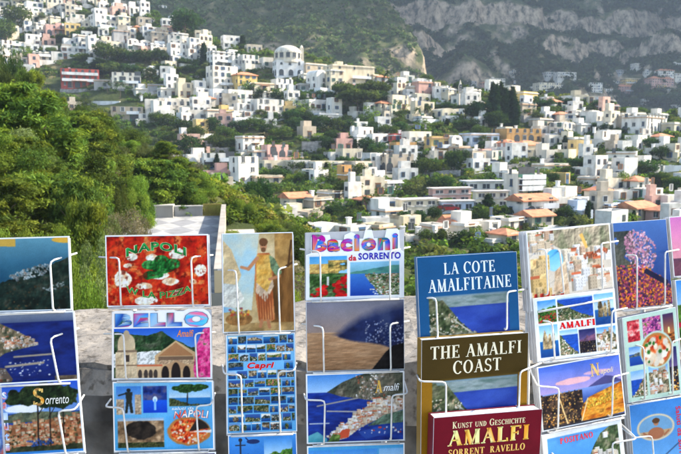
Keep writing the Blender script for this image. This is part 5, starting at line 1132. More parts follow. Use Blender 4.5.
def a_harbour(q):    # deep blue harbour with a village and moles
    q.grad(0, .14, (120, 130, 150), (70, 85, 120)); q.grad(.12, 1, (20, 35, 100), (12, 30, 95), q.v > .12); q.tex(q.v > .14, [(14, 28, 88), (24, 46, 125)], 6, 2, 4, 2)
    m = ~q.under([0, .25, .4, .52, .7, 1], [.9, .60, .42, .34, .13, .10], .05, 8) if False else q.poly([(0, .06), (.30, .10), (.52, .28), (.62, .38), (.66, .46), (.52, .5), (.36, .56), (.3, .62), (0, .66)]); q.tex(m, [(70, 75, 55), (120, 105, 80), (150, 130, 105)], 9)
    q.dots(q.poly([(.34, .34), (.6, .34), (.66, .46), (.5, .5), (.36, .5)]), HOUSEC, 120, .03, .06); q.dots(m, HOUSEC, 40, .02, .05)
    q.line(.44, .62, .78, .60, .016, (165, 150, 130)); q.line(.36, .76, .70, .72, .02, (170, 155, 135)); q.dots(q.box(.4, .66, .75, .9), [(235, 235, 240)], 40, .012, .028, False); q.poly([(0, .72), (.35, .78), (.42, .95), (.4, 1), (0, 1)], (95, 80, 70)); q.dots(q.box(0, .8, .38, 1), HOUSEC, 40, .03, .06); q.tex(q.box(.8, .92, 1, 1), [(90, 75, 60), (150, 130, 105)], 9)
def a_sorrento(q):   # tall pines before a roofscape
    q.grad(0, .42, (35, 80, 195), (120, 160, 215)); q.ell(.5, .36, .2, .06, (235, 238, 245), .4); q.fill((q.v > .42) & (q.v < .62), (35, 70, 150)); m = q.under([0, .25, .45, .7, 1], [.66, .47, .40, .42, .44], .02); q.tex(m & (q.v < .55), [(70, 85, 70), (110, 110, 80)], 8)
    t = q.under([0, .3, 1], [.62, .58, .50], .03); q.tex(t, [(120, 70, 45), (170, 110, 70), (205, 160, 115)], 12); q.dots(t, [(90, 95, 60), (60, 75, 45), (160, 80, 55)], 120, .03, .06); q.facades(t, 260, .03, .055, .85, ((230, 205, 170), (215, 180, 140), (200, 160, 120)))
    for x, w in ((.60, .012), (.71, .009), (.83, .01)): q.line(x + .02, .3, x, .92, w, (30, 24, 20))
    q.line(.62, .45, .70, .28, .007, (30, 24, 20)); q.line(.71, .5, .80, .3, .006, (30, 24, 20))
    for cx, cy, rx, ry in ((.52, .20, .17, .13), (.68, .14, .24, .13), (.86, .22, .16, .16), (.42, .25, .1, .06), (.76, .28, .2, .09)): q.tex(q.ell(cx, cy, rx, ry, None, .7, 9), [(10, 22, 12), (24, 42, 22), (50, 66, 34)], 14)
    q.tex(q.box(0, .88, 1, 1) & q.under([0, 1], [.94, .86], .06), [(30, 40, 25), (80, 80, 50)], 9); q.dots(q.box(.5, .80, .75, .9), [(40, 90, 190)], 16, .03, .05); q.fill(q.v > .965, (50, 130, 205)); q.fill(q.u < .30, (190, 190, 200)); q.tex(q.u < .28, [(150, 160, 180), (70, 110, 180), (190, 90, 80)], 6)
def a_napoli(q):     # close view of a pizza margherita
    q.tex(q.u > -1, [(125, 12, 8), (180, 26, 14), (205, 44, 20), (214, 80, 34)], 9, 4, 6); q.tex(np.clip((q.n(9, 8) - .60) * 14, 0, 1) * .8, [(225, 110, 50), (238, 160, 90)], 14)
    for cx, cy, rx, ry in ((.24, .30, .07, .06), (.20, .42, .05, .04), (.45, .33, .06, .07), (.70, .27, .07, .08), (.92, .50, .07, .09), (.15, .62, .08, .12), (.50, .57, .12, .05), (.62, .66, .08, .05), (.35, .72, .09, .05), (.38, .93, .12, .07), (.70, .82, .05, .05), (.85, .66, .04, .04)):
        q.tex(q.ell(cx, cy, rx, ry, None, .8, 8, int(cx * 99)), [(225, 175, 130), (248, 238, 215), (255, 250, 240)], 12)
    for cx, cy, rx, ry in ((.42, .42, .09, .07), (.54, .36, .08, .08), (.64, .41, .09, .08), (.46, .56, .10, .06), (.56, .47, .12, .07), (.40, .58, .05, .05)): q.tex(q.ell(cx, cy, rx, ry, None, .5, 9, int(cx * 77)), [(8, 60, 20), (25, 105, 40), (70, 150, 75)], 16)
    q.tex((q.n(22, 13) > .66) * .7, [(90, 14, 8), (130, 24, 12)], 14)
def a_bello(q):      # cathedral front under a deep blue sky
    q.v = .26 + .715 * q.v; q.grad(.2, .55, (25, 80, 200), (90, 150, 225))
    h = q.under([0, .15, .35, .5, .62, .8, 1], [.30, .34, .36, .30, .42, .55, .5], .02); q.tex(h, [(20, 45, 28), (40, 70, 40), (80, 90, 70)], 12)
    w = q.under([0, .2, .45, .6], [.62, .60, .58, .62], .02) & (q.u < .6) & (q.v < .82); q.tex(w, [(200, 205, 205), (235, 235, 230), (150, 160, 160)], 12)
    q.poly([(.42, .66), (.64, .44), (.85, .62), (.85, 1), (.42, 1)], (205, 170, 125)); q.poly([(.46, .66), (.64, .47), (.81, .64), (.81, .66)], (170, 120, 80)); q.fill(q.box(.46, .67, .82, .72), (120, 95, 75)); q.tex(q.box(.44, .72, .84, .78), [(220, 190, 150), (150, 120, 95)], 25)
    q.fill(q.box(.22, .78, .5, .81), (200, 110, 75)); q.fill(q.box(.22, .81, .48, 1), (215, 185, 145)); q.poly([(.5, .82), (.64, .72), (.8, .82), (.8, .86), (.5, .86)], (190, 150, 110))
    for x in (.27, .33, .38, .43): q.ell(x, .92, .022, .07, (70, 60, 55))
    for x, w_, h_ in ((.53, .04, .12), (.64, .05, .17), (.75, .04, .12)): q.ell(x, .92, w_, h_, (35, 28, 28))
    for cx, w_, y0 in ((.13, .11, .60), (.13, .09, .46)): q.tex(q.box(cx - w_, y0, cx + w_, 1), [(190, 165, 130), (225, 205, 170)], 10)
    q.ell(.13, .46, .09, .13, (205, 185, 150)); q.ell(.13, .36, .035, .08, (190, 170, 140)); q.fill(q.box(.11, .64, .16, .74), (70, 60, 55)); q.fill(q.box(.03, .57, .24, .60), (130, 110, 90)); q.fill(q.box(.03, .78, .24, .80), (140, 115, 90))
    b = q.poly([(.86, .50), (.93, .28), (1, .26), (1, 1), (.84, 1), (.82, .86)]); q.tex(b, [(150, 30, 90), (225, 50, 130), (245, 120, 170), (90, 110, 60)], 14)
def a_napoli5(q):    # five small pictures on sky blue
    q.grad(0, 1, (120, 190, 235), (70, 165, 225))
    def statue(r): r.grad(0, 1, (60, 130, 215), (150, 190, 230)); r.tex(r.box(.0, .45, .3, 1) | r.box(.75, .3, 1, 1), [(150, 130, 110), (200, 180, 150)], 8); r.ell(.5, .14, .09, .07, (30, 34, 34)); r.poly([(.36, .2), (.66, .2), (.62, .55), (.68, .95), (.56, .95), (.5, .62), (.44, .95), (.34, .95), (.4, .5)], (38, 44, 42)); r.line(.4, .25, .1, .32, .03, (35, 40, 40))
    def tree_(r): r.grad(0, .6, (90, 170, 235), (190, 220, 240)); r.fill(r.v > .62, (40, 120, 190)); r.tex(r.under([0, .5, 1], [.6, .9, .95], .05), [(40, 60, 30), (90, 90, 60)], 8); r.line(.45, .3, .43, .95, .03, (40, 30, 25)); [r.tex(r.ell(cx, cy, .2, .13, None, .6), [(15, 45, 20), (45, 85, 35)], 10) for cx, cy in ((.25, .18), (.45, .1), (.62, .22), (.4, .28), (.75, .12))]
    def crater(r): r.tex(r.u > -1, [(90, 70, 50), (140, 110, 80), (190, 160, 125)], 6); r.grad(0, .12, (120, 170, 220), (190, 205, 215), r.v < .1); r.tex(r.ell(.5, .42, .34, .32, None, .3), [(20, 18, 18), (50, 42, 36)], 6); r.tex(r.v > .82, [(30, 45, 25), (80, 80, 45)], 10)
    q.sub(.025, .05, .275, .47, statue, 3); q.sub(.295, .05, .535, .45, p_grotto, 4); q.sub(.56, .03, .98, .36, tree_, 5); q.sub(.03, .52, .50, .96, crater, 6)
    def pz(r): p_pizza(r, .5, .5, .48, .47, bg=(85, 170, 228)); m = r.poly([(.5, .5), (.98, .40), (.9, 0), (.72, 0)]); r.fill(m * r.ell(.5, .5, .46, .45), (40, 34, 34)); r.fill(r.poly([(.5, .52), (.99, .46), (.99, .56)]), (235, 235, 235))
    q.sub(.52, .50, .99, .97, pz, 7)
def a_fresco(q):     # generic weathered wall painting: a standing robed figure by a post, a basket of fruit
    q.tex(q.u > -1, [(176, 148, 100), (205, 178, 128), (222, 200, 155)], 4); q.tex(q.poly([(.0, 0), (.52, 0), (.46, .35), (.4, .78), (0, .8)]), [(130, 180, 210), (165, 205, 220), (205, 212, 195)], 4, 9); q.tex(q.poly([(0, .06), (.12, .16), (.26, .42), (.14, .6), (0, .55)]), [(200, 172, 125), (228, 205, 160)], 7)
    q.tex(q.poly([(0, .5), (.2, .52), (.3, .66), (.2, .76), (0, .74)]), [(190, 195, 190), (225, 220, 205)], 6)
    q.tex(q.poly([(.70, .36), (1, .30), (1, .93), (.67, .95)]), [(88, 58, 30), (130, 88, 45), (165, 118, 62)], 9, 2, 4, .3); q.tex(q.box(.74, 0, 1, .36), [(150, 105, 50), (195, 150, 85), (120, 85, 45)], 5); q.line(.98, .08, .93, .34, .012, (85, 55, 30)); q.line(.9, .34, 1, .3, .014, (85, 55, 30))
    q.tex(q.v > .91, [(150, 118, 70), (195, 160, 105)], 8)
    q.tex(q.poly([(.50, .20), (.66, .20), (.72, .32), (.70, .55), (.73, .88), (.68, .9), (.50, .9), (.46, .66), (.45, .45), (.46, .28)]), [(165, 85, 45), (196, 112, 62), (215, 150, 92)], 9, 4, 4, .35)
    q.tex(q.poly([(.48, .22), (.68, .22), (.70, .46), (.62, .60), (.47, .50)]), [(205, 150, 60), (226, 180, 92), (188, 128, 50)], 10); q.tex(q.poly([(.47, .5), (.62, .6), (.7, .46), (.72, .54), (.6, .7), (.46, .60)]), [(196, 168, 140), (215, 190, 160)], 10)
    for k in range(6): q.line(.50 + .035 * k, .62 + .02 * (k % 2), .51 + .036 * k, .88, .006, (140, 70, 40))
    q.line(.49, .25, .36, .36, .022, (190, 128, 88)); q.line(.36, .36, .26, .34, .018, (196, 134, 94)); q.tex(q.poly([(.66, .22), (.74, .26), (.84, .40), (.78, .46), (.68, .36)]), [(96, 122, 88), (130, 150, 110)], 9); q.line(.80, .44, .66, .47, .018, (190, 128, 88))
    q.ell(.58, .125, .052, .062, (198, 138, 98)); q.ell(.58, .088, .064, .042, (112, 72, 44), .3); q.ell(.578, .168, .036, .026, (118, 78, 50)); q.ell(.562, .122, .008, .007, (70, 45, 30)); q.ell(.598, .122, .008, .007, (70, 45, 30)); q.line(.54, .89, .52, .95, .02, (186, 122, 84)); q.line(.63, .89, .65, .96, .02, (186, 122, 84))
    q.tex(q.ell(.22, .87, .19, .065, None, .3), [(130, 88, 48), (178, 130, 75)], 14); q.dots(q.ell(.22, .80, .16, .05) > .5, [(190, 70, 45), (214, 168, 70), (122, 132, 60), (150, 80, 92)], 34, .02, .035, False)
def a_capri(q):      # sheet of tiny views
    q.grad(0, 1, (130, 195, 240), (95, 175, 230)); g = np.random.default_rng(12); k = 0
    rows = [(.015 + .0885 * i, .015 + .0885 * i + .078) for i in range(11)]
    for y0, y1 in rows:
        x = .02
        while x < .95:
            w = g.choice([.11, .12, .13, .13, .15, .22]); x1 = min(x + w, .98)
            if not (y0 > .25 and y0 < .35 and x1 > .28 and x < .70): q.sub(x, y0, x1, y1, p_mini, 40 + k)
            k += 1; x = x1 + .016
def a_anchor(q):
    q.grad(0, .6, (70, 150, 225), (40, 110, 200)); q.sub(.52, .06, .94, .9, p_garden, 3); q.line(.17, .12, .17, .55, .02, (40, 45, 60)); q.line(.06, .4, .17, .55, .02, (40, 45, 60)); q.line(.28, .4, .17, .55, .02, (40, 45, 60)); q.line(.1, .2, .24, .2, .014, (40, 45, 60)); q.ell(.17, .09, .03, .04, (40, 45, 60)); q.ell(.36, .13, .10, .05, (30, 50, 100)); q.line(.3, .12, .25, .05, .015, (30, 50, 100))
def a_baci(q):       # two views below a white heading
    q.fill(q.u > -1, (250, 250, 252))
    def left(r): r.grad(0, .35, (70, 160, 225), (150, 205, 235)); r.tex(r.box(0, .18, .5, .5), [(200, 160, 70), (225, 190, 110), (150, 110, 60)], 7); r.tex(r.box(.5, .1, 1, .45) & (r.n(5, 4) > .45), [(60, 70, 40), (210, 170, 90)], 9); r.tex(r.v > .42, [(30, 60, 25), (60, 95, 45), (100, 125, 80)], 9); r.fill(r.box(.46, .5, .52, .72), (215, 215, 210)); m = r.under([0, .3, .6, 1], [.86, .74, .7, .45], .1); r.dots(m & ((r.u < .5) | (r.u > .65)), [(215, 20, 25), (235, 45, 40), (180, 15, 20)], 70, .05, .1, False)
    def right(r): r.grad(0, .25, (140, 195, 225), (120, 180, 200)); r.tex((r.v > .12) & (r.v < .4) & r.under([0, .5, 1], [.3, .2, .1], .02), [(60, 120, 120), (90, 150, 130)], 5); r.grad(.35, 1, (60, 120, 200), (25, 65, 160), r.v > .35); m = r.under([0, .3, .45, .6, 1], [.42, .42, .70, 1.0, 1.1], .04) == 0; m = m & (r.v > .36) & (r.u > .3); r.tex(m, [(50, 80, 50), (100, 120, 80), (150, 150, 120)], 10); r.dots(m, HOUSEC, 90, .03, .06); r.dots(r.poly([(.35, .8), (.9, .85), (.8, 1), (.5, .98)]), [(235, 235, 235)], 30, .02, .05, False)
    q.sub(.025, .03, .415, .955, left, 3); q.sub(.445, .18, .965, .945, right, 4)
def a_dusk(q):       # dark headland over a pale misty beach
    q.grad(0, .55, (120, 122, 140), (165, 140, 125)); q.grad(.45, 1, (190, 150, 115), (110, 75, 48), q.v > .45); q.tex((q.v > .45) * .55, [(150, 110, 75), (205, 165, 125)], 5, 2, 4, 5)
    m = ~((q.v < np.interp(q.u, [0, .3, .5, .75, 1], [.6, .48, .26, .1, .05])) | (q.v > np.interp(q.u, [0, .3, .6, .8, 1], [.5, .5, .62, .68, .58])))
    m = np.clip((q.v - np.interp(q.u, [0, .25, .45, .7, 1], [.62, .44, .26, .08, .02]) + .06 * (q.n(5) - .5)) * 7, 0, 1) * np.clip((np.interp(q.u, [0, .25, .5, .75, 1], [.46, .5, .60, .66, .75]) - q.v + .04 * (q.n(8, 3) - .5)) * 30, 0, 1)
    q.tex(m, [(18, 25, 58), (30, 42, 85), (50, 62, 100)], 6); q.dots((m > .6) & (q.u > .6) & (q.v > .3), [(130, 140, 170), (170, 170, 180), (90, 100, 130)], 90, .014, .03)
    q.tex(q.poly([(1, .62), (.88, .66), (.80, .76), (.72, .9), (.66, 1), (1, 1)]), [(10, 10, 14), (30, 28, 30)], 9)
def a_amalfi(q):     # harbour town between mole and mountain
    q.grad(0, .28, (70, 140, 220), (170, 205, 240)); q.fill(q.v > .26, (20, 45, 130)); q.tex(q.v > .26, [(14, 34, 110), (28, 64, 160)], 7, 2, 4, 3)
    h = q.poly([(.20, .26), (.36, .12), (.52, .03), (.60, 0), (1, 0), (1, .55), (.72, .42), (.5, .36), (.35, .33)]); q.tex(h, [(45, 55, 45), (85, 85, 70), (120, 110, 95)], 8); q.dots(h & (q.u > .5) & (q.u < .8), HOUSEC, 60, .02, .045)
    t = q.poly([(.44, .68), (.52, .58), (.66, .44), (.86, .38), (1, .40), (1, .55), (.8, .64), (.55, .80), (.4, .95), (.25, 1), (.2, .92)]); q.tex(t, [(150, 120, 100), (205, 190, 175)], 10); q.dots(t, [(235, 230, 225), (225, 215, 205), (200, 90, 60), (190, 110, 80), (240, 240, 240)], 60, .02, .04); q.facades(t, 190, .035, .065, .35)
    q.tex(q.poly([(.62, .78), (.8, .62), (1, .56), (1, .74), (.8, .76)]), [(75, 100, 85), (100, 125, 105)], 8); q.line(.10, .46, .52, .36, .013, (150, 145, 140)); q.line(.2, .54, .5, .56, .012, (170, 165, 160)); q.line(.02, .72, .22, .72, .01, (200, 205, 210))
    q.poly([(.28, .96), (.36, .82), (.44, .82), (.42, .94)], (200, 80, 50)); q.tex(q.poly([(.2, 1), (.26, .88), (.34, .9), (.32, 1)]), [(60, 90, 40), (110, 130, 60)], 9); q.fill(q.poly([(.52, .86), (1, .74), (1, .86), (.6, .97)]) * .8, (40, 75, 155)); q.dots(q.box(.5, .8, .98, .9), [(230, 230, 235), (190, 60, 50)], 26, .015, .035, False); q.tex(q.poly([(0, .9), (.1, .84), (.2, .95), (.2, 1), (0, 1)]), [(60, 150, 170), (110, 180, 190)], 6)
def a_last(q): q.fill(q.u > -1, (70, 160, 215)); q.sub(.0, .05, .25, .95, p_garden, 2); q.sub(.26, .05, .72, .95, p_garden, 5); q.sub(.74, .05, 1, .95, p_coast, 6)
def a_cote(q, frame=(22, 84, 135)):     # guide-book cover: plain band above a bay
    q.fill(q.u > -1, frame); m = q.box(.10, .345, .90, 1.0)
    q.grad(.33, .42, (110, 135, 150), (120, 150, 165), m); q.tex(m & (q.v < .46) & (q.v > .36), [(100, 125, 135), (140, 155, 155), (90, 115, 110)], 8, 3, 4, 3); q.fill(m & (q.v > .45), (38, 62, 150)); q.tex(m & (q.v > .46), [(30, 52, 140), (52, 82, 170)], 5, 2, 3, 2)
    h = q.poly([(.10, .36), (.22, .36), (.32, .48), (.40, .58), (.52, .68), (.66, .72), (.72, .82), (.60, 1), (.10, 1)]) & (q.n(7, 5) > .2); q.tex(h, [(22, 36, 22), (52, 66, 40), (105, 108, 80), (165, 158, 132)], 13, 3, 6); q.dots(h & (q.v > .5) & (q.n(9, 44) > .48), [(225, 220, 205), (190, 180, 160), (205, 170, 140)], 260, .010, .022); q.line(.34, .56, .55, .72, .006, (190, 185, 170)); q.line(.12, .62, .46, .80, .005, (170, 165, 150))
def a_coast_book(q): a_cote(q, (82, 64, 20)); q.fill(q.box(0, 0, .99, .33), (70, 54, 18)); q.fill(q.box(0, .33, .10, 1) | q.box(.91, .33, 1, 1), (150, 105, 20))
def a_redbook(q): q.fill(q.u > -1, (112, 12, 32)); q.tex((q.u > -1) * .25, [(90, 8, 24), (140, 24, 44)], 4); q.fill(q.v > .47, (40, 90, 175)); q.sub(.0, .60, 1, 1, p_town, 3)
def a_piazza(q):     # pale town view with a square and cars
    q.fill(q.u > -1, (215, 205, 190)); m = q.poly([(0, 0), (1, 0), (1, .4), (.7, .52), (.5, .35), (.3, .2), (0, .14)]); q.tex(m, [(120, 125, 95), (165, 155, 130), (190, 170, 145)], 7); q.dots(q.box(.02, .03, .3, .3), HOUSEC, 30, .05, .1); q.facades(q.poly([(.04, .10), (.3, .10), (.3, .3), (.04, .3)]), 16, .07, .13); q.facades(q.poly([(.44, .36), (.62, .32), (.96, .46), (.96, .88), (.48, .88)]), 70, .10, .17, .25)
    q.grad(.2, .5, (70, 170, 235), (150, 210, 240), q.ell(.30, .40, .11, .15)); q.tex(q.box(.02, .35, .22, .92), [(215, 180, 120), (235, 210, 150), (190, 150, 100)], 10); q.facades(q.box(.04, .5, .2, .9), 10, .12, .18, .1, ((225, 190, 125), (235, 205, 150))); q.tex(q.poly([(.3, .55), (.44, .42), (.46, .9), (.26, .92)]), [(190, 160, 130), (225, 205, 175)], 9);  q.dots(q.poly([(.66, .4), (.95, .34), (.95, .4), (.66, .46)]), [(205, 110, 75)], 24, .04, .06)
    q.fill(q.box(0, .88, 1, 1), (175, 170, 165)); q.fill(q.box(.45, .91, .86, .965), (35, 65, 165)); q.dots(q.box(.04, .84, .42, .95), [(220, 30, 30), (200, 25, 25)], 8, .06, .1); q.poly([(.62, .1), (.66, .08), (.72, .28), (.69, .3)], (225, 180, 95))
def a_amalfi7(q):
    q.fill(q.u > -1, (235, 240, 242)); q.sub(.03, .04, .255, .40, p_garden, 3); q.sub(.275, .04, .715, .40, lambda r: p_coast(r, side=-1, hz=.05, houses=20), 4); q.sub(.735, .04, .98, .54, p_rock, 5)
    q.sub(.03, .44, .255, .96, p_rock, 8); q.sub(.275, .56, .5, .96, lambda r: p_coast(r, hz=.2, side=-1), 6); q.sub(.515, .58, .72, .96, lambda r: (p_night(r), r.tex(r.box(0, 0, 1, .5) & r.under([0, .5, 1], [.5, .3, .2], .1), [(120, 80, 110), (80, 60, 90)], 6)), 7); q.sub(.735, .58, .98, .96, p_town, 9)
def a_naples(q):     # bay at dusk over city lights
    q.grad(0, .42, (70, 110, 215), (165, 150, 205)); q.ell(.40, .30, .22, .05, (225, 175, 185), .5); q.ell(.72, .22, .18, .03, (205, 165, 195), .5); q.poly([(.55, .46), (.70, .36), (.80, .30), (.88, .33), (1, .42), (1, .48)], (75, 75, 130)); q.grad(.44, .62, (120, 150, 215), (60, 90, 170), (q.v > .44))
    t = q.under([0, .3, .45, .55, .7, 1], [.46, .50, .60, .74, .60, .50], .02) | ((q.u < .5) & (q.v > .46)); q.tex(t & (q.u < .62), [(25, 22, 28), (60, 48, 44), (110, 85, 60)], 11); q.dots(t & (q.u < .6), [(255, 205, 110), (240, 165, 70), (150, 110, 85), (35, 30, 35)], 190, .015, .035)
    c = q.poly([(.50, .70), (.58, .60), (1, .44), (1, .95), (.48, 1), (.46, .85)]); q.tex(c, [(150, 75, 25), (205, 120, 35), (225, 165, 60), (110, 60, 25)], 7, 3, 4, 2); q.dots(q.poly([(.54, .68), (.9, .58), (.9, .72), (.54, .80)]), [(255, 225, 90), (240, 200, 60)], 60, .03, .06); q.line(.56, .62, .46, .98, .012, (235, 210, 160)); q.line(.22, .55, .30, 1, .012, (250, 215, 150)); q.fill(q.v > .97, (50, 50, 60))
def a_positano(q):
    q.grad(0, 1, (95, 165, 230), (50, 130, 215)); b = ~q.box(.045, .06, .955, 1); h = q.poly([(.46, 1), (.52, .55), (.62, .32), (.72, .14), (.84, .06), (.96, .06), (.96, 1)]); q.tex(h, [(40, 65, 40), (90, 105, 70), (160, 150, 130)], 9); q.facades(h & (q.v > .14), 40, .06, .12, .25); q.fill(q.ell(.7, .62, .12, .08), (80, 150, 215)); q.fill(b, (238, 242, 245))
def a_bougain(q):    # pink and orange flowers before a dark blue sea
    q.grad(0, 1, (75, 120, 190), (25, 45, 110)); m = q.ell(.45, .36, .32, .26, None, .8, 6) > .5; q.tex((q.u < .35) & (q.n(5, 7) > .35) & (q.v > .1), [(50, 60, 60), (90, 90, 80)], 7); q.dots(m, [(225, 165, 185), (240, 190, 205), (190, 120, 150), (120, 100, 110)], 600, .012, .035, False); q.tex((q.v > np.interp(q.u, [0, .5, 1], [.52, .55, .78])), [(50, 25, 50), (120, 50, 70), (70, 50, 90)], 8); q.dots((q.v > np.interp(q.u, [0, .5, 1], [.5, .5, .75])), [(235, 120, 40), (245, 160, 60), (200, 70, 110), (160, 70, 130), (60, 40, 80)], 1100, .010, .034, False); q.poly([(.55, .55), (.95, .72), (.92, .78), (.5, .6)], (28, 28, 60))
def a_pizzacard(q):
    q.fill(q.u > -1, (190, 220, 205)); q.sub(.07, .05, .30, .30, lambda r: r.tex(r.u > -1, [(150, 20, 40), (220, 70, 80), (245, 200, 190)], 6), 3); q.sub(.36, .05, .70, .30, p_flowers, 4); q.sub(.74, .05, .94, .40, p_sunset, 5); q.sub(.07, .36, .40, .58, p_sea, 6); q.sub(.07, .64, .36, .95, p_coast, 8); q.sub(.40, .60, .76, .95, p_town, 9); q.sub(.79, .44, .95, .95, p_night, 10)
    q.fill(q.ell(.58, .44, .32, .225), (190, 220, 205)); p_pizza(q, .58, .44, .29, .20)
def a_saluti(q):     # blue sky card with an oval beach portrait
    q.grad(0, 1, (60, 130, 205), (120, 180, 230)); q.ell(.45, .30, .36, .16, (215, 200, 170)); m = q.ell(.45, .30, .32, .14); q.fill(m, (110, 160, 200)); q.fill(m * (q.v > .34), (190, 160, 120)); q.ell(.45, .37, .15, .07, (165, 105, 75), .2); q.ell(.46, .25, .05, .035, (175, 120, 90)); q.ell(.46, .225, .07, .03, (90, 60, 40), .3); q.line(.3, .40, .22, .35, .014, (165, 105, 75)); q.line(.6, .4, .68, .36, .014, (165, 105, 75)); q.line(0, .9, .9, .5, .01, (60, 90, 130)); q.tex(q.v > .8, [(40, 70, 110), (90, 120, 150)], 7)
def a_pink(q): q.grad(0, 1, (215, 120, 190), (240, 170, 160)); q.tex(q.v > .7, [(60, 40, 70), (120, 70, 90)], 6)
def a_green(q): p_garden(q)
# ------------------------------------------------------------------ lettering
def serif_text(txt, t=.17, n=.06):
    """Roman capitals built of thick and thin strokes; returns 2-D points (y up, cap height 1) and quads"""
    V = []; F = []
    def quad(a, b, c, d): o = len(V); V.extend([a, b, c, d]); F.append((o, o + 1, o + 2, o + 3))
    def st(x0, y0, x1, y1, w): quad((x0 - w / 2, y0), (x0 + w / 2, y0), (x1 + w / 2, y1), (x1 - w / 2, y1))
    def ba(x0, x1, y, h=None): h = h or n; quad((x0, y), (x1, y), (x1, y + h), (x0, y + h))
    def sf(x, y, l=.15): ba(x - l, x + l, y if y < .5 else 1 - n * .8, n * .8)
    def arc(cx, cy, rx, ry, a0, a1, tw=None, th=None, k=18):
        tw = t if tw is None else tw; th = n if th is None else th
        for i in range(k):
            p = [math.radians(a0 + (a1 - a0) * (i + q) / k) for q in (0, 1)]
            quad(*[(cx + (rx - d * tw) * math.cos(a), cy + (ry - d * th) * math.sin(a)) for a, d in ((p[0], 0), (p[1], 0), (p[1], 1), (p[0], 1))])
    x = 0.0
    for ch in txt:
        b = len(V)
        small = ch.islower(); ch = ch.upper(); w = .5
        if ch == ' ': x += .38; continue
        if ch == 'I': st(.16, 0, .16, 1, t); sf(.16, 0); sf(.16, 1); w = .32
        elif ch in 'LEFTHK':
            if ch == 'T': st(.34, 0, .34, 1, t); sf(.34, 0); ba(.02, .66, 1 - n); st(.05, .80, .04, 1, n); st(.63, .80, .64, 1, n); w = .68
            else:
                st(.16, 0, .16, 1, t); sf(.16, 0); sf(.16, 1); w = .62
                if ch in 'LE': ba(.16, .56, 0); st(.57, 0, .54, .24, n)
                if ch in 'EF': ba(.16, .54, 1 - n); st(.53, .78, .54, 1, n); ba(.16, .42, .48); st(.42, .38, .42, .64, n * .8)
                if ch == 'H': st(.60, 0, .60, 1, t); sf(.60, 0); sf(.60, 1); ba(.16, .6, .48); w = .76
                if ch == 'K': st(.22, .45, .56, 1, n); st(.30, .52, .60, 0, t); sf(.58, 1, .1); sf(.62, 0, .12); w = .72
        elif ch in 'AVWM':
            if ch == 'A': st(.10, 0, .38, 1, n); st(.62, 0, .36, 1, t); ba(.2, .52, .32); sf(.10, 0, .11); sf(.62, 0, .13); w = .73
            if ch == 'V': st(.36, 0, .10, 1, t); st(.36, 0, .62, 1, n); sf(.10, 1, .12); sf(.62, 1, .1); w = .72
            if ch == 'M': st(.13, 0, .15, 1, n); st(.42, 0, .15, 1, t); st(.42, 0, .70, 1, n); st(.72, 0, .70, 1, t); sf(.13, 0, .11); sf(.72, 0, .14); sf(.12, 1, .08); sf(.74, 1, .1); w = .86
        elif ch == 'N': st(.13, 0, .13, 1, n); st(.62, 0, .15, 1, t); st(.62, 0, .62, 1, n); sf(.13, 0, .11); sf(.62, 1, .11); sf(.1, 1, .09); w = .75
        elif ch == 'O': arc(.40, .5, .38, .52, 0, 360, k=30); w = .80
        elif ch in 'CG':
            arc(.40, .5, .38, .52, 42, 318, k=26); st(.67, .68, .67, .96, n); w = .72
            if ch == 'G': st(.64, .02, .64, .42, t * .9); sf(.64, .42, .1); ba(.5, .76, .40, n * .8); w = .78
        elif ch == 'D': st(.16, 0, .16, 1, t); arc(.26, .5, .42, .5, -90, 90, k=20); ba(.02, .28, 0); ba(.02, .28, 1 - n); w = .73
        elif ch in 'RPB':
            st(.16, 0, .16, 1, t); sf(.16, 0); ba(.02, .30, 1 - n); arc(.28, .74, .28, .26, -90, 90, t * .9, n, 16); ba(.16, .30, .48, n); w = .64
            if ch == 'R': st(.60, 0, .34, .5, t); sf(.63, 0, .1); w = .72
            if ch == 'B': arc(.30, .26, .32, .27, -90, 90, t, n, 16); ba(.02, .32, 0); w = .68
        elif ch == 'U': st(.16, .3, .16, 1, t); st(.62, .3, .62, 1, n); arc(.39, .32, .31, .34, 180, 360, t * .7, n * 1.3, 16); sf(.16, 1); sf(.62, 1, .11); w = .76
        elif ch == 'S': arc(.29, .74, .25, .28, 30, 250, t * .75, n * 1.4, 16); arc(.29, .26, .27, .28, -150, 70, t * .75, n * 1.4, 16); st(.20, .57, .38, .43, t * 1.1); st(.49, .74, .49, .96, n); st(.06, .04, .06, .26, n); w = .58
        s = .76 if small else 1.0
        for i in range(b, len(V)): V[i] = (V[i][0] * s + x, V[i][1] * s)
        x += (w + .08) * s
    return np.array(V), F

SANS = {}
def sans_prepare(items):
    """items: set of (text, bold, shear); outlines of the built-in font as flat meshes"""
    obs = []
    for it in items:
        cu = bpy.data.curves.new('letters', 'FONT'); cu.body = it[0]; cu.offset = it[1]; cu.shear = it[2]; cu.fill_mode = 'FRONT'; cu.resolution_u = 3; cu.space_character = 1.0 + it[1] * 3.2
        o = bpy.data.objects.new('letters', cu); col.objects.link(o); obs.append((it, o, cu))
    dg = bpy.context.evaluated_depsgraph_get(); dg.update()
    for it, o, cu in obs:
        me = o.evaluated_get(dg).to_mesh(); V = np.array([v.co[:2] for v in me.vertices]); F = [tuple(p.vertices) for p in me.polygons]
        SANS[it] = (V, F); o.evaluated_get(dg).to_mesh_clear()
    for it, o, cu in obs: bpy.data.objects.remove(o); bpy.data.curves.remove(cu)

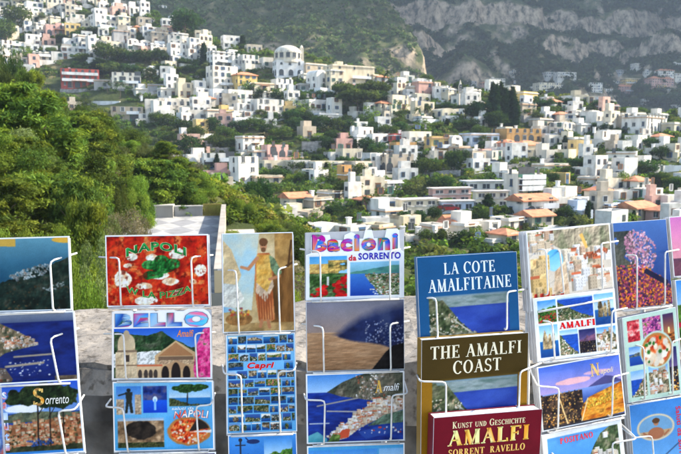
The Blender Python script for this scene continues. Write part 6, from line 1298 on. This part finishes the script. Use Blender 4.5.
# ------------------------------------------------------------------ racks and cards
EYEV = np.array([0, 0, EYE])
def plane(yaw, tilt, dist, mid):
    y, t = R_(yaw), R_(tilt); n = np.array([math.sin(y) * math.cos(t), -math.cos(y) * math.cos(t), math.sin(t)])
    d = ray(*mid); d = d / np.linalg.norm(d) * np.linalg.norm(d); return n, EYEV + d * dist
PL = {1: plane(-2, 5, .905, (22, 345)), 2: plane(4, 4, .99, (160, 343)), 3: plane(5, 5, 1.0, (259, 333)), 4: plane(6, 4, 1.0, (355, 349)), 5: plane(11, 5, .98, (475, 376)), 6: plane(16, 6, 1.04, (576, 342)), 7: plane(13, 6, 1.185, (652, 343))}
def on_plane(k, p, off=0.0):
    n, p0 = PL[k]; d = ray(*p); q = p0 + n * off - EYEV; return EYEV + d * (np.dot(n, q) / np.dot(n, d))

TEXTJOBS = []
class Card: pass
def bil(c, u, v):
    u = np.asarray(u)[..., None]; v = np.asarray(v)[..., None]; Q = c.q
    return (Q[0] * (1 - u) + Q[1] * u) * (1 - v) + (Q[3] * (1 - u) + Q[2] * u) * v
CARDS = []
def card(k, quad, fn, label, off=0.0, res=(156, 110), border=.013, thick=.0012, outline=None, name='postcard', cat='postcard', group='postcards on the racks', back=0, material=None, seed=1, side=None, area=None, short=None):
    """quad: four picture corners (tl, tr, br, bl) of the front; fn paints it"""
    c = Card(); n = PL[k][0]; c.n = n; c.off = off; c.k = k; P = np.array([on_plane(k, p, off) for p in quad]); ctr = P.mean(0); c.q = P - ctr; c.ctr = ctr; c.quad = quad
    edge = side or PAPEREDGE
    ol = outline or [(0, 0), (1, 0), (1, 1), (0, 1)]
    W3 = [bil(c, np.array(u), np.array(v)) for u, v in ol]
    mb = MB(); m = len(W3)
    mb.add([w for w in W3], [tuple(reversed(range(m)))], 0); mb.add([w - n * thick for w in W3], [tuple(range(m))], 0)
    mb.add([w for w in W3] + [w - n * thick for w in W3], [(i, (i + 1) % m, m + (i + 1) % m, m + i) for i in range(m)], 1)
    o = mb.build(name, [PAPER, edge]); o.location = tuple(ctr); tag(o, label, cat, group); c.o = o; c.thick = thick
    res = (int(res[0] * 1.4), int(res[1] * 1.4)); q = Cv(res[0], res[1], seed=seed); fn(q); q.soften()
    u = np.linspace(border, 1 - border, res[0]); b2 = border * res[0] / res[1]; v = np.linspace(b2, 1 - b2, res[1])
    if area: u = np.linspace(area[0], area[2], res[0]); v = np.linspace(area[1], area[3], res[1])
    vv, uu = np.meshgrid(v, u, indexing='ij'); G = bil(c, uu, vv) + n * .00035
    idx = np.arange(res[0] * res[1]).reshape(res[1], res[0]); F = np.stack([idx[1:, :-1].ravel(), idx[1:, 1:].ravel(), idx[:-1, 1:].ravel(), idx[:-1, :-1].ravel()], 1)
    c.cv = q; link('picture', mesh_np('picture', G.reshape(-1, 3), F, material or PRINT, np.clip(srgb(np.clip(q.c, 0, 255)).reshape(-1, 3) * .86, 0, .80)), o)
    CARDS.append(c)
    if back:
        mbk = MB(); cs = [bil(c, np.array(a), np.array(b_)) for a, b_ in ((0, 0), (1, 0), (1, 1), (0, 1))]; tb = .00125
        mbk.add(cs + [w - n * tb for w in cs], [(3, 2, 1, 0), (4, 5, 6, 7), (0, 1, 5, 4), (1, 2, 6, 5), (2, 3, 7, 6), (3, 0, 4, 7)], 0); me = mbk.mesh('postcard', [edge])
        rg = random.Random(int(quad[0][0] * 7 + quad[0][1])); uh = P[1] - P[0]; uh /= np.linalg.norm(uh); vh = P[3] - P[0]; vh /= np.linalg.norm(vh)
        for i in range(back):
            b_ = link('postcard', me); b_.location = tuple(ctr - n * (thick + .0006 + i * (tb + .0006)) + uh * rg.uniform(-.0016, .0016) + vh * rg.uniform(.0004, .004))
            tag(b_, f'postcard in the stack behind {short}, only its white edge showing', 'postcard', f'stack behind {short}')
    return c

def letters(c, txt, u0, v0, u1, v1, colr, font='sans', bold=0.0, shear=0.0, arc=0.0, lift=.0004, rot=False, outl=None, ow=.02):
    if outl is not None: TEXTJOBS.append((c, txt, (u0, v0, u1, v1), outl, font, bold + ow, shear, arc, lift, rot, (txt, bold, shear)))
    TEXTJOBS.append((c, txt, (u0, v0, u1, v1), colr, font, bold, shear, arc, lift + (.00025 if outl is not None else 0), rot, (txt, bold, shear)))

def flush_letters():
    sans_prepare({(j[1], j[5], j[6]) for j in TEXTJOBS if j[4] == 'sans'} | {j[10] for j in TEXTJOBS if j[4] == 'sans'})
    for c, txt, (u0, v0, u1, v1), colr, font, bold, shear, arc, lift, rot, refk in TEXTJOBS:
        if font == 'serif':
            V, F = serif_text(txt, .17 + bold, .065 + bold * .5)
            ref = V
        else:
            V, F = SANS[(txt, bold, shear)]; ref = SANS[refk][0]
        lo, hi = ref.min(0), ref.max(0); X = (V[:, 0] - lo[0]) / (hi[0] - lo[0]); Yv = 1 - (V[:, 1] - lo[1]) / (hi[1] - lo[1])
        if V is not ref:         # the wider outline spreads evenly letter by letter
            lo2, hi2 = V.min(0), V.max(0); X = (V[:, 0] - (lo2[0] + hi2[0]) / 2) / (hi[0] - lo[0]) + .5
            X = .5 + (V[:, 0] - (lo2[0] + hi2[0]) / 2) / (hi2[0] - lo2[0]) * (1 + .10 / max(1, len(txt)))
        if rot: X, Yv = 1 - Yv, X
        u = u0 + X * (u1 - u0); v = v0 + Yv * (v1 - v0) + arc * 4 * (X - .5) ** 2
        P = bil(c, u, v) + c.n * (.00035 + lift)
        pal = np.array(colr, float)
        if pal.ndim == 1: C = np.tile(srgb(pal), (len(P), 1))
        else:
            kx = (fbm(u * 16, v * 12, 7, 2) * 2.0 - .5); kx = np.clip(kx, 0, .999) * len(pal); C = srgb(pal[kx.astype(int)])
        me = bpy.data.meshes.new('lettering'); me.from_pydata([tuple(map(float, p)) for p in P], [], F); me.materials.append(PRINT)
        a = me.color_attributes.new('Col', 'FLOAT_COLOR', 'POINT'); C4 = np.ones((len(P), 4), np.float32); C4[:, :3] = np.clip(C, 0, .86); a.data.foreach_set('color', C4.ravel()); me.update()
        # all letters face the viewer's side of the card
        link('lettering', me, c.o)

# --- first rack (cut by the left edge of the view)
c = card(1, [(-38,239),(69,236),(72,310),(-36,313)], a_teal, 'postcard of a misty teal mountainside with a white village, topmost on its rack', back=1, short='the misty teal card')
c = card(1, [(-36,316),(74,311),(79,381),(-34,386)], a_harbour, 'postcard of a deep blue harbour with moles seen from above', off=.004, back=1, short='the blue harbour card')
c = card(1, [(-32,385),(78.5,379),(85,452),(-28,459)], a_sorrento, 'Sorrento postcard with dark umbrella pines over orange roofs', off=.009, back=2, short='the Sorrento pines card', res=(170,116))
letters(c, 'orrento', .69, .22, .90, .32, (240,235,225), shear=.3); letters(c, 'S', .58, .09, .68, .33, [(225,150,50),(240,200,110),(150,110,60)], 'serif', .06)
for i, ch in enumerate('saluti'): letters(c, ch, .305, .12 + i * .14, .345, .22 + i * .14, [(230,235,245),(160,190,235),(220,120,110)], bold=.03)
# --- second rack
c = card(2, [(105,235.5),(208,234),(210,305.5),(107,307)], a_napoli, 'postcard of a red pizza lettered NAPOLI W LA PIZZA in green', back=3, short='the red pizza card', seed=3)
letters(c, 'NAPOLI', .20, .10, .78, .22, [(20,120,50),(50,160,80),(15,90,40)], bold=.035, arc=.085, outl=(235,225,180)); letters(c, 'W LA PIZZA', .19, .80, .82, .89, [(20,115,45),(50,150,75)], bold=.02, arc=-.10, outl=(225,190,140))
ol = [(0, .02), (.03, 0), (.20, 0), (.22, .03), (.26, 0), (.42, .0), (.44, .02), (.48, .0), (.62, 0), (.66, .02), (.72, .02), (.78, -.02), (.90, -.02), (.97, .03), (1, .10), (1, 1), (0, 1)]
c = card(2, [(112,311),(211,309),(212,379),(112,380)], a_bello, 'postcard cut out along its top into the word BELLO above a cathedral', off=.004, back=3, short='the BELLO card', outline=ol, area=(.02, .26, .985, .975), seed=4)
BP = [(40,110,205),(90,165,230),(205,50,100),(40,90,60),(30,80,170),(150,190,220)]
letters(c, 'BELL', .035, .045, .70, .235, BP, bold=.075, outl=(120,130,150), ow=.02); letters(c, 'O', .735, .03, .965, .245, [(220,40,90),(70,170,225),(235,110,150),(90,200,230)], bold=.075, outl=(120,130,150), ow=.02)
letters(c, 'Amalfi', .65, .29, .82, .39, (235,140,50), shear=.3, bold=.01)
c = card(2, [(112.5,382),(213,380.5),(214.5,449.5),(114,452)], a_napoli5, 'blue postcard of Napoli with statue, grotto, tree, crater and a cut pizza', off=.009, back=3, short='the five-view Napoli card', seed=5)
letters(c, 'NAPOLI', .60, .415, .95, .525, [(225,60,40),(245,240,235),(230,110,90)], bold=.02, shear=.2, arc=.02, outl=(120,30,30)); letters(c, 'saluti da', .58, .37, .80, .415, (245,240,235), shear=.25)
c = card(2, [(114,454.5),(216,452),(217,520),(115,523)], p_sunset, 'postcard with an orange sky, lowest on its rack, only its top showing', off=.014)
# --- third rack
c = card(3, [(222,233.5),(293,232),(295,331),(223,333)], a_fresco, 'upright postcard of a weathered ochre wall painting with a robed figure', res=(110,154), back=3, short='the wall painting card', seed=6)
c = card(3, [(226,335),(295,332.5),(297,431.5),(227,434)], a_capri, 'upright blue postcard filled with tiny views around red Capri lettering', off=.004, res=(150,210), back=3, short='the Capri card', border=.012, seed=7)
letters(c, 'Capri', .30, .285, .69, .365, (205,20,35), bold=.045, shear=.25, outl=(245,245,245), ow=.015)
c = card(3, [(228,435.5),(296.5,433),(298,482),(229,485)], a_anchor, 'blue postcard with an anchor and a dolphin, lowest on its rack', off=.009, seed=8)
# --- fourth rack
ol = [(0, .335), (.05, .31), (.05, .08), (.08, .05), (.24, .05), (.25, .12), (.38, .14), (.39, .06), (.46, .02), (.50, .05), (.51, .12), (.58, .12), (.60, 0), (.67, 0), (.69, .12), (.80, .12), (.82, -.01), (.93, -.01), (.95, .02), (.96, .29), (1, .33), (1, 1), (0, 1)]
c = card(4, [(306,232),(404,229),(404,297.5),(306,300.5)], a_baci, 'white postcard cut out along its top into the word Bacioni da Sorrento', outline=ol, area=(.015, .345, .985, .985), back=3, short='the Bacioni card', seed=9)
RB = [(215,25,45),(50,40,180),(20,140,80),(235,140,20),(30,120,215),(180,20,150)]
letters(c, 'Bacioni', .065, .045, .93, .30, RB, bold=.045, outl=(50,30,110), ow=.010); letters(c, 'SORRENTO', .53, .33, .965, .43, [(70,30,150),(50,50,170)], bold=.035); letters(c, 'da', .43, .355, .51, .44, (200,40,60), bold=.04)
c = card(4, [(306,302),(404,299),(404.5,369),(307,371.5)], a_dusk, 'postcard of a pale misty beach at dusk below a dark blue headland', off=.004, back=3, short='the dusk beach card', seed=10, border=.004)
c = card(4, [(306,374.5),(404,371),(404.5,440.5),(307,444)], a_amalfi, 'Amalfi postcard of a harbour town packed between blue sea and mountain', off=.009, back=3, short='the Amalfi harbour card', seed=11, res=(170,120))
letters(c, 'malfi', .79, .17, .95, .275, (240,238,235), shear=.3); letters(c, 'A', .70, .12, .775, .30, (215,170,80), 'serif', .04)
c = card(4, [(307,446.5),(404.5,443),(405,512),(308,515)], a_last, 'postcard with three green views, lowest on its rack below the Amalfi harbour', off=.014, seed=12)
# --- fifth rack: guide books
BK = mat('book_spine_blue', (0.02, 0.11, 0.24), .4, .15, 8); BG = mat('book_spine_gold', (0.26, 0.15, 0.02), .4, .15, 8); BR_ = mat('book_spine_red', (0.16, 0.006, 0.018), .4, .15, 8)
def book(quad, fn, label, off, thick, spine, seed):
    c = card(5, quad, fn, label, off=off, res=(150, 180), border=.003, thick=.0008, name='guide_book', cat='book', group='guide books on the racks', material=COVER, seed=seed, side=spine)
    n = c.n
    mb = MB(); cs = [bil(c, np.array(a), np.array(b)) for a, b in ((.02, .012), (.985, .012), (.985, .99), (.02, .99))]
    f = [w - n * .001 for w in cs]; b = [w - n * (thick - .001) for w in cs]
    mb.add(f + b, [(3, 2, 1, 0), (4, 5, 6, 7), (0, 1, 5, 4), (1, 2, 6, 5), (2, 3, 7, 6), (3, 0, 4, 7)]); mb.build('page_block', [PAPER], c.o)
    mb = MB(); cs = [bil(c, np.array(a), np.array(b_)) for a, b_ in ((0, 0), (1, 0), (1, 1), (0, 1))]
    mb.add([w - n * (thick - .0008) for w in cs] + [w - n * thick for w in cs], [(3, 2, 1, 0), (4, 5, 6, 7), (0, 1, 5, 4), (1, 2, 6, 5), (2, 3, 7, 6), (3, 0, 4, 7)]); mb.build('back_cover', [spine], c.o)
    mb = MB(); l = [cs[0], cs[3]]; u = (cs[1] - cs[0]) / np.linalg.norm(cs[1] - cs[0]) * .0008
    mb.add([l[0] - n * .0009, l[1] - n * .0009, l[1] - n * (thick - .0009), l[0] - n * (thick - .0009)] + [q + u for q in (l[0] - n * .0009, l[1] - n * .0009, l[1] - n * (thick - .0009), l[0] - n * (thick - .0009))], [(0, 1, 2, 3), (7, 6, 5, 4), (0, 4, 5, 1), (1, 5, 6, 2), (2, 6, 7, 3), (3, 7, 4, 0)]); mb.build('spine', [spine], c.o)
    return c
c = book([(416.5,257.5),(516.5,251.5),(521,362),(421.5,374)], a_cote, 'blue guide book titled LA COTE AMALFITAINE above a photograph of a bay', -.012, .012, BK, 13)
letters(c, 'LA COTE', .26, .06, .77, .165, (225,235,240), 'serif'); letters(c, 'AMALFITAINE', .10, .20, .93, .31, (225,235,240), 'serif')
c = book([(421.5,340),(528.5,332.5),(526.5,449),(420.5,464)], a_coast_book, 'brown and gold guide book titled THE AMALFI COAST above a photograph of a bay', .012, .020, BG, 13)
letters(c, 'THE AMALFI', .08, .06, .93, .165, (235,225,195), 'serif'); letters(c, 'COAST', .29, .19, .74, .30, (235,225,195), 'serif')
c = book([(433.7,418),(542.4,409),(537,505),(431,517)], a_redbook, 'dark red guide book titled AMALFI, standing in front of the brown one', .040, .024, BR_, 15)
GD = [(250,205,90),(240,160,50),(255,235,160)]
letters(c, 'Kunst und Geschichte', .17, .055, .84, .125, (235,215,170), 'serif', .02); letters(c, 'AMALFI', .13, .145, .88, .30, GD, 'serif', .05, outl=(150,60,20), ow=.03); letters(c, 'SORRENT  RAVELLO', .14, .335, .85, .405, (240,190,100), 'serif', .03)
# --- sixth rack
c = card(6, [(526,231.5),(609.5,223),(614.5,296),(531,311.5)], a_piazza, 'pale postcard of Amalfi with a square, red cars and white houses', back=10, short='the pale square card', seed=16)
c = card(6, [(533,298.5),(614.5,288.5),(619.5,352),(537.5,362)], a_amalfi7, 'postcard of seven small views around red AMALFI lettering', off=.005, back=10, short='the seven-view card', seed=17)
letters(c, 'AMALFI', .285, .43, .72, .53, (200,20,30), 'serif', .09)
c = card(6, [(537,367.5),(619.5,353),(626,415),(542.5,432)], a_naples, 'Napoli postcard of a bay at dusk above city lights and an orange castle', off=.010, back=10, short='the Napoli dusk card', seed=18)
letters(c, 'apoli', .74, .19, .90, .30, (225,205,170), shear=.25); letters(c, 'N', .62, .09, .73, .29, (215,180,110), 'serif', .03)
c = card(6, [(542,435.5),(621,418.5),(628,483),(547,501)], a_positano, 'white-bordered Positano postcard with blue sky and houses on a green cliff', off=.015, back=10, short='the Positano card', seed=19)
letters(c, 'POSITANO', .21, .10, .62, .19, (225,60,70), 'serif', .05)
# --- seventh rack
c = card(7, [(612.5,223),(666,219),(673,304),(619,310)], a_bougain, 'upright postcard of pink and orange blossom before a deep blue sea', res=(110,156), back=8, short='the blossom card', seed=20, border=.006)
c = card(7, [(622,318),(675.5,307),(683,394),(628.5,403)], a_pizzacard, 'pale green postcard of small views round a whole pizza', off=.010, res=(110,156), back=10, short='the round pizza card', seed=21, border=.008)
c = card(7, [(629,405.5),(683,396.5),(690,482),(636,491)], a_saluti, 'blue Saluti postcard with an oval beach portrait', off=.018, res=(110,156), back=8, short='the oval portrait card', seed=22, border=.006)
letters(c, 'Saluti da Sorrento', .84, .10, .93, .85, (200,40,60), rot=True, bold=.02)
c = card(7, [(669,217),(722,213),(728,272),(674,277)], a_pink, 'postcard of a pink evening sky at the edge of the view', off=-.01, res=(90,100), back=8, short='the pink sky card', seed=23)
c = card(7, [(675,280),(728,275),(735,345),(680,352)], a_green, 'green garden postcard at the edge of the view below the pink one', off=-.006, res=(90,100), back=6, short='the garden card', seed=24)
flush_letters()

# --- the wire racks themselves
RACKS = {1: ('white wire rack holding the teal, harbour and Sorrento cards', [[(77,253),(50,261),(53,311)],[(79,328),(50,338),(59,383)],[(84,395),(75,410),(58,411),(66,456)],[(-45,262),(-20,264),(-18,313)],[(-45,340),(-18,341),(-16,386)]]),
 2: ('white wire rack holding the NAPOLI pizza and BELLO cards', [[(99,257),(119,258),(121,307)],[(213,255),(191,257),(193,307)],[(104,334),(123.5,334),(126,380)],[(215,332),(195,333.5),(197.5,379)],[(111,399),(105,407),(123,408),(128,453)],[(215,393),(211,405),(196,406),(199,451)]]),
 3: ('white wire rack holding the wall painting and Capri cards', [[(218,270),(236,270.5),(239,334)],[(297,264),(278,269),(280,333)],[(222.5,365),(224,374),(241,375),(242.5,434)],[(296.5,363),(294,371),(278,371.5),(280.5,433)]]),
 4: ('white wire rack holding the Bacioni, dusk beach and Amalfi harbour cards', [[(300,249),(320,252),(321,302)],[(410,247),(390,251),(390,300)],[(302,324),(323,327),(324,373)],[(409,321),(390,324),(391,371)],[(304,394),(306,400),(325,400.5),(324,445)],[(404,381),(408,394),(392,395),(391,441)]]),
 5: ('white wire rack holding the three guide books', [[(415,298),(436,298),(438,338)],[(527,289),(507,292),(507,330)],[(417,375),(420,381.5),(446,382),(446,416)],[(541,363),(520,372),(519,408)]]),
 6: ('white wire rack holding the four tilted Amalfi, Napoli and Positano cards', [[(527,251),(546,249),(548,295)],[(556,249),(560,252),(564,293)],[(618,241),(601,243.5),(603,290)],[(531,319),(552,322),(555,360)],[(627,308),(612,311),(611,353)],[(527,363),(537,386),(559,388),(558,430)],[(628,373),(613,377),(612,417)],[(546,448),(556,457),(560,458),(563,500)],[(621,424),(637,439),(612,443),(616,480)]]),
 7: ('white wire rack holding the blossom, round pizza and oval portrait cards', [[(611,255),(637,255),(637,309)],[(682,249),(665,252),(665,305)],[(624,343),(644,347),(645,400)],[(686,337),(672,342),(673,395)],[(622,428),(634,438),(652,436),(656,485)]])}
for k, (lab, wires) in RACKS.items():
    n, p0 = PL[k]; cs = [c for c in CARDS if c.k == k]; nh = np.array([n[0], n[1], 0]); nh /= np.linalg.norm(nh); right = np.array([-nh[1], nh[0], 0])
    base = p0 - nh * .05; root = empty('wire_rack', (float(base[0]), float(base[1]), 0)); tag(root, lab, 'rack', 'postcard racks at the parapet'); B = np.array([base[0], base[1], 0])
    def tube(nm, pts, r, nn=8): mb = MB(); mb.tube([Vector(np.array(p) - B) for p in pts], r, nn); return mb.build(nm, [WIRE], root, True)
    for w in wires:
        yb = (w[0][1] + w[-1][1]) / 2
        near = min(cs, key=lambda c: abs(sum(p[1] for p in c.quad) / 4 - yb)); o_ = near.off
        pts = [on_plane(k, w[0], o_ - .016)] + [on_plane(k, p, o_ + .011) for p in w[1:-1]] + [on_plane(k, w[-1], o_ + .010)]
        pts.append(pts[-1] - n * .012)
        # round the bends a little
        P = [pts[0]]
        for i in range(1, len(pts) - 1):
            a, b, c_ = pts[i - 1], pts[i], pts[i + 1]; r1 = min(.006, np.linalg.norm(a - b) * .4) ; r2 = min(.006, np.linalg.norm(c_ - b) * .4)
            s0 = b + (a - b) / np.linalg.norm(a - b) * r1; s1 = b + (c_ - b) / np.linalg.norm(c_ - b) * r2
            P += [s0, (s0 + 2 * b + s1) / 4, s1]
        P.append(pts[-1]); tube('retaining_wire', P, .00135)
    # uprights behind the cards, cross wires below each pocket, feet
    cu = [c for c in cs if not (k == 7 and c.quad[0][0] > 660)]; lo = 0; xs = [max((c.q @ right).min() + (c.ctr - p0) @ right for c in cu), min((c.q @ right).max() + (c.ctr - p0) @ right for c in cu)]
    tp = max(c.ctr[2] for c in cs); back = .045 if k in (6, 7) else .03
    for s in (0, 1):
        xo = xs[s] + (.022 if s == 0 else -.022); bx = p0 + right * xo - nh * back
        top = np.array([bx[0], bx[1], tp]); t = (tp - p0[2]); top = top + (-nh) * (t * n[2])
        foot = np.array([bx[0], bx[1], 0.012]); foot = foot
        tube('upright', [foot, np.array([bx[0], bx[1], p0[2] - .3]), top], .0045)
        tube('foot', [foot - nh * .16, foot, foot + nh * .22], .006)
    for c in cs:
        m = bil(c, np.array([.5, .5]), np.array([1.0, 1.0]))[0] + c.ctr; a = bil(c, np.array([.06]), np.array([1.012]))[0] + c.ctr; b = bil(c, np.array([.94]), np.array([1.012]))[0] + c.ctr; th = .004 + (.02 if k in (6, 7) else .006)
        tube('shelf_wire', [a - n * th, a + n * .006, b + n * .006, b - n * th], .0016, 6)
add_haze()
assign_labels()
